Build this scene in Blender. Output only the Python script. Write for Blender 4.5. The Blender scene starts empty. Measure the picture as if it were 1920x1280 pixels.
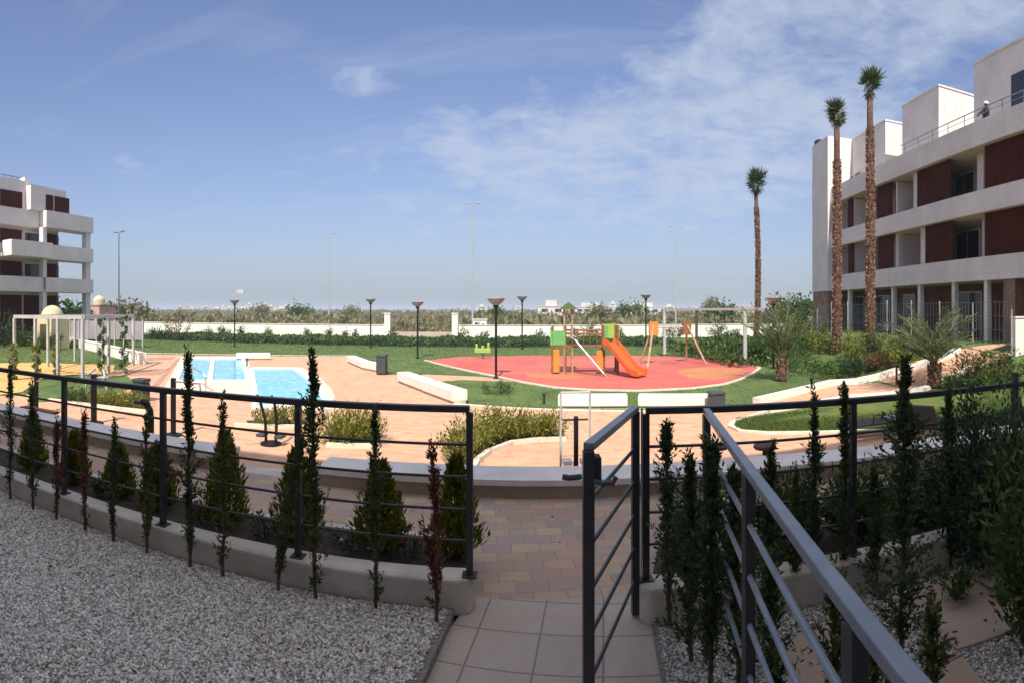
import bpy, math, random
import numpy as np
from mathutils import Vector, Matrix
S = bpy.context.scene
COL = S.collection
R_ = math.radians
PI = math.pi
F, X0, Y0, EYE = 1035.0, 960.0, 581.0, 1.6

# ---------------------------------------------------------------- camera (cylindrical sweep panorama)
cd = bpy.data.cameras.new('camera'); cam = bpy.data.objects.new('camera', cd); COL.objects.link(cam)
cam.location = (0, 0, EYE); cam.rotation_euler = (PI/2, 0, 0)
cd.type = 'PANO'; cd.panorama_type = 'CENTRAL_CYLINDRICAL'
cd.central_cylindrical_range_u_min = -X0/F; cd.central_cylindrical_range_u_max = X0/F
cd.central_cylindrical_range_v_min = (Y0-1280)/F; cd.central_cylindrical_range_v_max = Y0/F
cd.central_cylindrical_radius = 1.0
cd.clip_start = 0.02; cd.clip_end = 60000
S.camera = cam

# ---------------------------------------------------------------- sun, sky, exposure
ELEV = R_(50)
sun_from = Vector((-0.06, -math.cos(ELEV), math.sin(ELEV))).normalized()
sd = bpy.data.lights.new('sun', 'SUN'); sd.energy = 4.7; sd.angle = R_(0.5); sd.color = (1.0, 0.93, 0.83)
so = bpy.data.objects.new('sun', sd); COL.objects.link(so)
so.rotation_euler = (-sun_from).to_track_quat('-Z', 'Y').to_euler(); so.location = (0, -20, 40)
W = bpy.data.worlds.new('World'); S.world = W; W.use_nodes = True
nt = W.node_tree; nt.nodes.clear()
def N(nt, t, **kw):
    n = nt.nodes.new(t)
    for k, v in kw.items():
        if k == 'ins':
            for a, b in v.items(): n.inputs[a].default_value = b
        else: setattr(n, k, v)
    return n
def L(nt, a, b): nt.links.new(a, b)
def M_(nt, op, a, b=None, c=None, clamp=False):
    n = N(nt, 'ShaderNodeMath', operation=op, use_clamp=clamp)
    for i, v in enumerate((a, b, c)):
        if v is None: continue
        if isinstance(v, (int, float)): n.inputs[i].default_value = v
        else: L(nt, v, n.inputs[i])
    return n.outputs[0]
sky = N(nt, 'ShaderNodeTexSky', sky_type='NISHITA', sun_disc=False, sun_elevation=ELEV, sun_rotation=R_(180),
        altitude=50, air_density=1.0, dust_density=1.0, ozone_density=2.5)
tc = N(nt, 'ShaderNodeTexCoord')
sep = N(nt, 'ShaderNodeSeparateXYZ'); L(nt, tc.outputs['Generated'], sep.inputs[0])
def dvec(px, py):
    a = (px-X0)/F; v = Vector((math.sin(a), math.cos(a), (Y0-py)/F)); return v.normalized()
zz = M_(nt, 'MAXIMUM', sep.outputs[2], 0.0)
zb = M_(nt, 'ADD', zz, 0.12)
cx = M_(nt, 'DIVIDE', sep.outputs[0], zb); cy = M_(nt, 'DIVIDE', sep.outputs[1], zb)
cmb = N(nt, 'ShaderNodeCombineXYZ'); L(nt, cx, cmb.inputs[0]); L(nt, cy, cmb.inputs[1])
n1 = N(nt, 'ShaderNodeTexNoise', ins={'Scale': 2.6, 'Detail': 10, 'Roughness': 0.66, 'Distortion': 0.4}); L(nt, cmb.outputs[0], n1.inputs['Vector'])
n2 = N(nt, 'ShaderNodeTexNoise', ins={'Scale': 7.5, 'Detail': 7, 'Roughness': 0.62, 'Distortion': 0.3}); L(nt, cmb.outputs[0], n2.inputs['Vector'])
bias = None
for px, py, w, s in ((670, 150, .30, .050), (620, 245, .10, .07), (930, 255, .30, .075), (1120, 330, .13, .25), (1500, 60, .20, .16), (1620, 20, .34, .10), (1460, 20, .25, .05),
                     (1390, 140, .26, .07), (1250, 240, .14, .12), (1480, 230, .26, .16), (1720, 70, .10, .10), (250, 305, .14, .06), (330, 350, .1, .1), (760, 380, .12, .16),
                     (1895, 15, .25, .05), (1300, 380, .14, .22)):
    d = dvec(px, py)
    vs = N(nt, 'ShaderNodeVectorMath', operation='SUBTRACT', ins={1: d}); L(nt, tc.outputs['Generated'], vs.inputs[0])
    vm = N(nt, 'ShaderNodeVectorMath', operation='MULTIPLY', ins={1: (0.62, 0.62, 1.5)}); L(nt, vs.outputs[0], vm.inputs[0])
    ln = N(nt, 'ShaderNodeVectorMath', operation='LENGTH'); L(nt, vm.outputs[0], ln.inputs[0])
    q = M_(nt, 'DIVIDE', ln.outputs['Value'], s)
    g = M_(nt, 'MULTIPLY', M_(nt, 'EXPONENT', M_(nt, 'MULTIPLY', M_(nt, 'MULTIPLY', q, q), -1.0)), w)
    bias = g if bias is None else M_(nt, 'ADD', bias, g)
bias = M_(nt, 'MINIMUM', bias, 0.34)
mix_n = M_(nt, 'ADD', M_(nt, 'MULTIPLY', n1.outputs[0], 0.6), M_(nt, 'MULTIPLY', n2.outputs[0], 0.4))
dens = M_(nt, 'SUBTRACT', M_(nt, 'ADD', mix_n, bias), 0.675)
dens = M_(nt, 'MULTIPLY', dens, 4.6, clamp=True)
dens = M_(nt, 'MULTIPLY', dens, 0.7)
smp = N(nt, 'ShaderNodeMapping', ins={'Rotation': (0, 0, 0.9), 'Scale': (0.8, 2.6, 1)}); L(nt, cmb.outputs[0], smp.inputs[0])
n5 = N(nt, 'ShaderNodeTexNoise', ins={'Scale': 1.3, 'Detail': 9, 'Roughness': 0.6, 'Distortion': 0.6}); L(nt, smp.outputs[0], n5.inputs['Vector'])
stk = M_(nt, 'MULTIPLY', M_(nt, 'SUBTRACT', M_(nt, 'ADD', n5.outputs[0], M_(nt, 'MULTIPLY', sep.outputs[0], 0.06)), 0.50), 2.4, clamp=True)
dens = M_(nt, 'MAXIMUM', dens, M_(nt, 'MULTIPLY', stk, 0.42))
# the Nishita sky is a little warm and bright at the horizon for this humid coast: even it out
gm = N(nt, 'ShaderNodeMix', data_type='RGBA', blend_type='MULTIPLY', ins={'Factor': 1.0}); gm.inputs['B'].default_value = (0.90, 0.84, 0.98, 1)
L(nt, sky.outputs[0], gm.inputs['A'])
hz = N(nt, 'ShaderNodeMix', data_type='RGBA', blend_type='MIX'); hz.inputs['B'].default_value = (2.0, 2.5, 2.86, 1)   # humid air low over the sea
L(nt, M_(nt, 'MULTIPLY', M_(nt, 'EXPONENT', M_(nt, 'MULTIPLY', zz, -4.5)), 0.94), hz.inputs['Factor']); L(nt, gm.outputs['Result'], hz.inputs['A'])
cm = N(nt, 'ShaderNodeMix', data_type='RGBA', blend_type='MIX'); cm.inputs['B'].default_value = (3.4, 3.8, 4.6, 1)
L(nt, dens, cm.inputs['Factor']); L(nt, hz.outputs['Result'], cm.inputs['A'])
oh = N(nt, 'ShaderNodeMapRange', interpolation_type='SMOOTHSTEP', ins={'From Min': 0.52, 'From Max': 0.80, 'To Max': 0.85}); L(nt, zz, oh.inputs[0])   # bright cloud added overhead, out of view, to lift the terrace shade
ohd = M_(nt, 'MULTIPLY', oh.outputs[0], M_(nt, 'ADD', M_(nt, 'MULTIPLY', n2.outputs[0], 0.8), 0.5, clamp=True))
om = N(nt, 'ShaderNodeMix', data_type='RGBA'); om.inputs['B'].default_value = (6.0, 5.9, 6.1, 1); L(nt, ohd, om.inputs['Factor']); L(nt, cm.outputs['Result'], om.inputs['A']); cm = om
bg = N(nt, 'ShaderNodeBackground', ins={'Strength': 0.14}); L(nt, cm.outputs['Result'], bg.inputs[0])
wo = N(nt, 'ShaderNodeOutputWorld'); L(nt, bg.outputs[0], wo.inputs[0])
S.view_settings.view_transform = 'Standard'; S.view_settings.look = 'None'
S.view_settings.gamma = 1.0; S.view_settings.exposure = 0.3; S.view_settings.use_curve_mapping = False
S.render.engine = 'CYCLES'
S.cycles.max_bounces = 5; S.cycles.diffuse_bounces = 3; S.cycles.transparent_max_bounces = 8

# ---------------------------------------------------------------- materials
MATS = {}
def mat(name, color, rough=0.8, var=0.12, scale=6.0, bump=0.0, bscale=60.0, metal=0.0, spec=0.4, var_col=None, stain=0.0):
    if name in MATS: return MATS[name]
    m = bpy.data.materials.new(name); m.use_nodes = True; t = m.node_tree; b = t.nodes['Principled BSDF']
    b.inputs['Roughness'].default_value = rough; b.inputs['Metallic'].default_value = metal
    b.inputs['Specular IOR Level'].default_value = spec
    g = N(t, 'ShaderNodeNewGeometry')
    n = N(t, 'ShaderNodeTexNoise', ins={'Scale': scale, 'Detail': 6, 'Roughness': 0.65}); L(t, g.outputs['Position'], n.inputs['Vector'])
    mx = N(t, 'ShaderNodeMix', data_type='RGBA')
    c = color; d = var_col or tuple(v*(1-2*var) for v in c)
    mx.inputs['A'].default_value = (*[min(1, v*(1+var*0.6)) for v in c], 1); mx.inputs['B'].default_value = (*d, 1)
    rp = N(t, 'ShaderNodeMapRange', ins={'From Min': 0.35, 'From Max': 0.68}); L(t, n.outputs[0], rp.inputs[0]); L(t, rp.outputs[0], mx.inputs['Factor'])
    out = mx.outputs['Result']
    if stain > 0:
        mp = N(t, 'ShaderNodeMapping'); mp.inputs['Scale'].default_value = (2.2, 2.2, 0.35); L(t, g.outputs['Position'], mp.inputs[0])
        n3 = N(t, 'ShaderNodeTexNoise', ins={'Scale': 1.3, 'Detail': 8, 'Roughness': 0.7}); L(t, mp.outputs[0], n3.inputs['Vector'])
        r3 = N(t, 'ShaderNodeMapRange', ins={'From Min': 0.5, 'From Max': 0.75, 'To Max': stain}); L(t, n3.outputs[0], r3.inputs[0])
        m3 = N(t, 'ShaderNodeMix', data_type='RGBA'); m3.inputs['B'].default_value = (c[0]*.55, c[1]*.52, c[2]*.48, 1)
        L(t, r3.outputs[0], m3.inputs['Factor']); L(t, out, m3.inputs['A']); out = m3.outputs['Result']
    L(t, out, b.inputs['Base Color'])
    if bump > 0:
        n4 = N(t, 'ShaderNodeTexNoise', ins={'Scale': bscale, 'Detail': 4}); L(t, g.outputs['Position'], n4.inputs['Vector'])
        bp = N(t, 'ShaderNodeBump', ins={'Strength': bump, 'Distance': 0.02}); L(t, n4.outputs[0], bp.inputs['Height']); L(t, bp.outputs[0], b.inputs['Normal'])
    MATS[name] = m; return m

def leafmat(name, c1, c2, c3=None, trans=0.35, rough=0.6):
    if name in MATS: return MATS[name]
    m = bpy.data.materials.new(name); m.use_nodes = True; t = m.node_tree; t.nodes.clear()
    g = N(t, 'ShaderNodeNewGeometry'); cr = N(t, 'ShaderNodeValToRGB'); L(t, g.outputs['Random Per Island'], cr.inputs[0])
    cr.color_ramp.elements[0].color = (*c1, 1); cr.color_ramp.elements[1].color = (*c2, 1)
    if c3: e = cr.color_ramp.elements.new(0.88); e.color = (*c2, 1); cr.color_ramp.elements[-1].color = (*c3, 1)
    d = N(t, 'ShaderNodeBsdfPrincipled', ins={'Roughness': rough, 'Specular IOR Level': 0.3}); tr = N(t, 'ShaderNodeBsdfTranslucent')
    L(t, cr.outputs[0], d.inputs['Base Color']); L(t, cr.outputs[0], tr.inputs[0])
    mx = N(t, 'ShaderNodeMixShader', ins={0: trans}); L(t, d.outputs[0], mx.inputs[1]); L(t, tr.outputs[0], mx.inputs[2])
    o = N(t, 'ShaderNodeOutputMaterial'); L(t, mx.outputs[0], o.inputs[0]); MATS[name] = m; return m

def pavermat(name, w, h, cols, grout, gw=0.03, rot=0.0, off=0.5, rough=0.85, bump=0.4, dirt=0.25):
    m = bpy.data.materials.new(name); m.use_nodes = True; t = m.node_tree; b = t.nodes['Principled BSDF']
    b.inputs['Roughness'].default_value = rough; b.inputs['Specular IOR Level'].default_value = 0.25
    g = N(t, 'ShaderNodeNewGeometry'); mp = N(t, 'ShaderNodeMapping', ins={'Rotation': (0, 0, rot)}); L(t, g.outputs['Position'], mp.inputs[0])
    sp = N(t, 'ShaderNodeSeparateXYZ'); L(t, mp.outputs[0], sp.inputs[0])
    yy = M_(t, 'DIVIDE', sp.outputs[1], h); row = M_(t, 'FLOOR', yy)
    wn0 = N(t, 'ShaderNodeTexWhiteNoise', noise_dimensions='1D'); L(t, row, wn0.inputs['W'])
    sh = M_(t, 'MULTIPLY', M_(t, 'MODULO', row, 2.0), off)
    xx = M_(t, 'ADD', M_(t, 'DIVIDE', sp.outputs[0], w), sh); ci = M_(t, 'FLOOR', xx)
    cb = N(t, 'ShaderNodeCombineXYZ'); L(t, ci, cb.inputs[0]); L(t, row, cb.inputs[1])
    wn = N(t, 'ShaderNodeTexWhiteNoise', noise_dimensions='2D'); L(t, cb.outputs[0], wn.inputs['Vector'])
    cr = N(t, 'ShaderNodeValToRGB'); cr.color_ramp.interpolation = 'LINEAR'; L(t, wn.outputs[0], cr.inputs[0])
    for i, c in enumerate(cols):
        p = i/(len(cols)-1)
        if i == 0: e = cr.color_ramp.elements[0]
        elif i == len(cols)-1: e = cr.color_ramp.elements[-1]
        else: e = cr.color_ramp.elements.new(p)
        e.position = p; e.color = (*c, 1)
    fx = M_(t, 'FRACT', xx); fy = M_(t, 'FRACT', yy)
    ex = M_(t, 'MINIMUM', fx, M_(t, 'SUBTRACT', 1.0, fx)); ey = M_(t, 'MINIMUM', fy, M_(t, 'SUBTRACT', 1.0, fy))
    ed = M_(t, 'MINIMUM', M_(t, 'MULTIPLY', ex, w/h), ey)
    gr = N(t, 'ShaderNodeMapRange', ins={'From Min': gw*0.5, 'From Max': gw*1.4, 'To Min': 1.0, 'To Max': 0.0}); L(t, ed, gr.inputs[0])
    m1 = N(t, 'ShaderNodeMix', data_type='RGBA'); m1.inputs['B'].default_value = (*grout, 1); L(t, gr.outputs[0], m1.inputs['Factor']); L(t, cr.outputs[0], m1.inputs['A'])
    n = N(t, 'ShaderNodeTexNoise', ins={'Scale': 1.1, 'Detail': 8, 'Roughness': 0.7}); L(t, g.outputs['Position'], n.inputs['Vector'])
    rr = N(t, 'ShaderNodeMapRange', ins={'From Min': 0.42, 'From Max': 0.7, 'To Max': dirt}); L(t, n.outputs[0], rr.inputs[0])
    m2 = N(t, 'ShaderNodeMix', data_type='RGBA'); m2.inputs['B'].default_value = (*[v*.5 for v in cols[0]], 1); L(t, rr.outputs[0], m2.inputs['Factor']); L(t, m1.outputs['Result'], m2.inputs['A'])
    nf = N(t, 'ShaderNodeTexNoise', ins={'Scale': 90.0, 'Detail': 3}); L(t, g.outputs['Position'], nf.inputs['Vector'])
    m3 = N(t, 'ShaderNodeMix', data_type='RGBA', blend_type='OVERLAY', ins={'Factor': 0.25}); L(t, m2.outputs['Result'], m3.inputs['A']); L(t, nf.outputs[1], m3.inputs['B'])
    L(t, m3.outputs['Result'], b.inputs['Base Color'])
    hh = M_(t, 'ADD', M_(t, 'SUBTRACT', 1.0, gr.outputs[0]), M_(t, 'MULTIPLY', nf.outputs[0], 0.35))
    bp = N(t, 'ShaderNodeBump', ins={'Strength': bump, 'Distance': 0.004}); L(t, hh, bp.inputs['Height']); L(t, bp.outputs[0], b.inputs['Normal'])
    MATS[name] = m; return m

white_wall = mat('white_render', (0.80, 0.77, 0.70), 0.85, 0.05, 0.8, 0.15, 30, stain=0.25)
facade_w = mat('facade_stone', (0.76, 0.70, 0.66), 0.85, 0.07, 0.7, 0.12, 14, stain=0.18)
facade_bright = mat('facade_white', (0.80, 0.78, 0.73), 0.85, 0.04, 0.7, 0.1, 14)
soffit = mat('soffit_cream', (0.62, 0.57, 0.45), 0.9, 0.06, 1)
def joints(m, h, k=.82):
    t = m.node_tree; b = t.nodes['Principled BSDF']; g = N(t, 'ShaderNodeNewGeometry'); sp = N(t, 'ShaderNodeSeparateXYZ'); L(t, g.outputs['Position'], sp.inputs[0])
    fz = M_(t, 'FRACT', M_(t, 'DIVIDE', sp.outputs[2], h)); fy = M_(t, 'FRACT', M_(t, 'ADD', M_(t, 'DIVIDE', sp.outputs[1], h*2.6), M_(t, 'MULTIPLY', M_(t, 'FLOOR', M_(t, 'DIVIDE', sp.outputs[2], h)), .5)))
    a = M_(t, 'LESS_THAN', fz, .03); c = M_(t, 'LESS_THAN', fy, .014); j = M_(t, 'MAXIMUM', a, c); old = b.inputs['Base Color'].links[0].from_socket
    mx = N(t, 'ShaderNodeMix', data_type='RGBA', blend_type='MULTIPLY'); mx.inputs['B'].default_value = (k, k, k, 1); L(t, j, mx.inputs['Factor']); L(t, old, mx.inputs['A']); L(t, mx.outputs['Result'], b.inputs['Base Color'])
joints(facade_w, .36)
brown_panel = mat('brown_shutter', (0.070, 0.016, 0.009), 0.8, 0.2, 1.5, spec=0.15)
brown_light = mat('brown_shutter_edge', (0.14, 0.045, 0.03), 0.8, 0.2, 1.5, spec=0.15)
brown_stone = mat('brown_stone', (0.30, 0.19, 0.14), 0.85, 0.22, 2.0, 0.2, 20)
dark_glass = mat('dark_glass', (0.035, 0.045, 0.05), 0.12, 0.2, 0.6, spec=0.6)
steel_dark = mat('charcoal_steel', (0.042, 0.044, 0.052), 0.42, 0.15, 12, spec=0.5)
black_steel = mat('black_steel', (0.012, 0.011, 0.012), 0.5, 0.15, 12, spec=0.3)
steel_grey = mat('grey_steel', (0.23, 0.265, 0.32), 0.38, 0.12, 9, metal=0.35, spec=0.5)
steel_light = mat('light_steel', (0.50, 0.50, 0.48), 0.45, 0.1, 3)
pole_grey = mat('galvanised_pole', (0.42, 0.43, 0.44), 0.5, 0.1, 3)
concrete = mat('kerb_concrete', (0.62, 0.565, 0.505), 0.9, 0.14, 3.0, 0.5, 90, stain=0.4)
coping = mat('coping_stone', (0.74, 0.71, 0.70), 0.9, 0.1, 2.0, 0.3, 60, stain=0.2)
wall_brown = mat('parapet_render', (0.42, 0.35, 0.28), 0.9, 0.12, 2.0, 0.3, 50, stain=0.25)
cream = mat('cream_kerb', (0.72, 0.64, 0.52), 0.85, 0.08, 3.0, 0.2, 40)
bench_w = mat('white_concrete', (0.80, 0.76, 0.68), 0.8, 0.05, 2.0, 0.15, 40, stain=0.12)
soil = mat('soil', (0.075, 0.05, 0.037), 0.95, 0.3, 14, 0.8, 60)
bark = mat('bark', (0.12, 0.075, 0.05), 0.9, 0.3, 20, 0.5, 60)
orange_p = mat('orange_plastic', (0.74, 0.13, 0.03), 0.35, 0.05, 3, spec=0.5)
amber_p = mat('amber_plastic', (0.62, 0.27, 0.05), 0.4, 0.08, 3)
green_p = mat('green_plastic', (0.15, 0.42, 0.13), 0.4, 0.06, 3)
lime_p = mat('lime_plastic', (0.33, 0.50, 0.10), 0.4, 0.06, 3)
olive_p = mat('olive_roof', (0.07, 0.10, 0.02), 0.5, 0.1, 3)
timber = mat('timber_post', (0.28, 0.13, 0.05), 0.7, 0.2, 6)
timber_l = mat('pale_timber', (0.50, 0.36, 0.22), 0.7, 0.2, 6)
chrome = mat('bare_steel', (0.62, 0.62, 0.62), 0.25, 0.05, 5, metal=0.9)
bin_m = mat('bin_grey', (0.055, 0.065, 0.07), 0.5, 0.1, 5)
lampglass = mat('lamp_bowl', (0.42, 0.38, 0.38), 0.4, 0.1, 5)
water_m = mat('pool_water', (0.13, 0.52, 0.60), 0.06, 0.06, 1.2, 0.5, 5.0, spec=0.6, var_col=(0.20, 0.61, 0.67))
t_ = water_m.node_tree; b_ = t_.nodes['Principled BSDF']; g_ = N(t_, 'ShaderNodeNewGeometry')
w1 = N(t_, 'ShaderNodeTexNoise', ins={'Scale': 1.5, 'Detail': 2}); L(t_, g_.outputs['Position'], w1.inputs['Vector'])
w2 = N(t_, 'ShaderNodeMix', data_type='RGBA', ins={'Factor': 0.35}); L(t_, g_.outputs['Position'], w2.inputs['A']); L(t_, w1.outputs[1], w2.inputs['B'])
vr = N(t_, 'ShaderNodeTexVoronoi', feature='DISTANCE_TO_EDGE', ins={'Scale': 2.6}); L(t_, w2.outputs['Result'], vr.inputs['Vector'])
mr = N(t_, 'ShaderNodeMapRange', ins={'From Min': 0.0, 'From Max': 0.12, 'To Min': 0.38, 'To Max': 0.0}); L(t_, vr.outputs[0], mr.inputs[0])  # web of caustic light painted into the water colour
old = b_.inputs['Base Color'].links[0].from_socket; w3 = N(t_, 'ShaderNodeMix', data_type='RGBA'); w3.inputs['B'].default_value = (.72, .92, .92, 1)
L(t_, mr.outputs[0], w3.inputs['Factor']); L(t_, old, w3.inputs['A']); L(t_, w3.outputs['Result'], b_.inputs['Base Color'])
pool_tile = mat('pool_tile', (0.45, 0.70, 0.72), 0.4, 0.05, 2)
sea_m = mat('sea', (0.10, 0.20, 0.30), 0.35, 0.1, 0.001)
red_rub = mat('red_rubber', (0.47, 0.095, 0.080), 0.9, 0.1, 0.35, 0.3, 80, var_col=(0.56, 0.17, 0.125), stain=0.35)
yel_rub = mat('ochre_rubber', (0.55, 0.22, 0.10), 0.9, 0.1, 0.8, 0.3, 80)
org_rub = mat('orange_rubber', (0.68, 0.42, 0.15), 0.9, 0.1, 0.8, 0.3, 80)
lawn_m = mat('lawn', (0.115, 0.160, 0.045), 0.95, 0.25, 0.9, 0.9, 25, var_col=(0.060, 0.110, 0.030), stain=0.5)
lawn_y = mat('dry_lawn', (0.13, 0.15, 0.035), 0.95, 0.25, 1.2, 0.8, 30, var_col=(0.06, 0.11, 0.025))
field_m = mat('field', (0.26, 0.215, 0.13), 0.95, 0.3, 0.03, 0.0, var_col=(0.10, 0.10, 0.05))
gravel_base = mat('gravel_bed', (0.32, 0.29, 0.27), 0.95, 0.35, 60, 0.9, 110)
pebble_m = leafmat('pebbles', (0.30, 0.275, 0.255), (0.76, 0.72, 0.68), (0.88, 0.85, 0.81), trans=0.0, rough=0.85)
pav_sun = pavermat('garden_pavers', 0.24, 0.16, [(0.56, 0.32, 0.20), (0.62, 0.375, 0.235), (0.64, 0.40, 0.26), (0.57, 0.29, 0.20), (0.64, 0.43, 0.26)], (0.48, 0.35, 0.25), 0.03, dirt=0.16)
pav_band = pavermat('band_pavers', 0.24, 0.16, [(0.42, 0.22, 0.16), (0.48, 0.27, 0.20), (0.45, 0.22, 0.15)], (0.38, 0.28, 0.22), 0.03, dirt=0.15)
pav_pale = pavermat('pool_deck_tiles', 0.5, 0.5, [(0.66, 0.54, 0.45), (0.70, 0.58, 0.48)], (0.56, 0.47, 0.39), 0.015, off=0.0, dirt=0.12)
pav_ter = pavermat('terrace_pavers', 0.19, 0.13, [(0.44, 0.29, 0.22), (0.48, 0.35, 0.25), (0.37, 0.29, 0.26), (0.43, 0.28, 0.24), (0.49, 0.39, 0.26), (0.35, 0.27, 0.25), (0.47, 0.33, 0.26)],
                   (0.30, 0.23, 0.18), 0.022, rot=R_(-3), dirt=0.3)
tile_ter = pavermat('terrace_tiles', 0.31, 0.30, [(0.45, 0.375, 0.325), (0.47, 0.39, 0.335), (0.43, 0.365, 0.32)], (0.24, 0.205, 0.19), 0.016, rot=R_(9.5), off=0.0, bump=0.5, dirt=0.3)
tile_big = pavermat('side_slabs', 1.0, 1.0, [(0.42, 0.32, 0.265), (0.44, 0.34, 0.275)], (0.14, 0.12, 0.11), 0.008, rot=R_(9.5), off=0.0, dirt=0.3)

cyp_dark = leafmat('cypress_dark', (0.028, 0.055, 0.022), (0.095, 0.14, 0.055), (0.20, 0.23, 0.11))
cyp_mid = leafmat('cypress_mid', (0.04, 0.06, 0.02), (0.14, 0.16, 0.05), (0.24, 0.18, 0.08))
cyp_red = leafmat('cypress_red', (0.08, 0.025, 0.018), (0.26, 0.09, 0.055), (0.32, 0.18, 0.09))
thuja_m = leafmat('thuja_gold', (0.05, 0.08, 0.01), (0.21, 0.21, 0.02), (0.40, 0.29, 0.05))
shrub_y = leafmat('shrub_yellow', (0.07, 0.10, 0.015), (0.30, 0.30, 0.05), (0.45, 0.40, 0.12))
shrub_g = leafmat('shrub_green', (0.03, 0.07, 0.018), (0.10, 0.17, 0.04), (0.20, 0.24, 0.08))
shrub_d = leafmat('shrub_dark', (0.018, 0.045, 0.020), (0.065, 0.11, 0.05), (0.15, 0.18, 0.10))
shrub_br = leafmat('shrub_brown', (0.10, 0.055, 0.03), (0.22, 0.13, 0.07), (0.2, 0.2, 0.08))
palm_g = leafmat('palm_green', (0.03, 0.06, 0.02), (0.09, 0.14, 0.04), (0.20, 0.17, 0.06))
date_g = leafmat('date_frond', (0.07, 0.10, 0.05), (0.19, 0.24, 0.12), (0.32, 0.36, 0.2))
scrub_m = leafmat('scrub_leaf', (0.11, 0.115, 0.055), (0.26, 0.24, 0.125), (0.36, 0.30, 0.19))
trunk_m = leafmat('palm_boots', (0.05, 0.025, 0.018), (0.40, 0.25, 0.17), (0.62, 0.46, 0.33), trans=0.0, rough=0.9)
grass_m = leafmat('grass_blades', (0.05, 0.10, 0.022), (0.13, 0.19, 0.045), (0.24, 0.25, 0.09))

# ---------------------------------------------------------------- ground shape and pixel rays (used to survey positions only)
def smooth(t): t = max(0.0, min(1.0, t)); return t*t*(3-2*t)
GZ = -1.4
def gz(x, y): return GZ + 1.6*smooth((x-12.5)/6.0)*smooth((y-10.0)/4.0)*(1-smooth((y-29.0)/9.0))
def ray(px, py):
    a = (px-X0)/F; k = (py-Y0)/F; D = 5.2
    while D < 400:
        x, y = D*math.sin(a), D*math.cos(a)
        if EYE-k*D <= gz(x, y): break
        D += 0.05
    return Vector((x, y, gz(x, y)))
def atD(px, D, z=0.0): a = (px-X0)/F; return Vector((D*math.sin(a), D*math.cos(a), z))
def zof(py, D): return EYE-(py-Y0)*D/F
def dist(p): return math.hypot(p[0], p[1])

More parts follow.
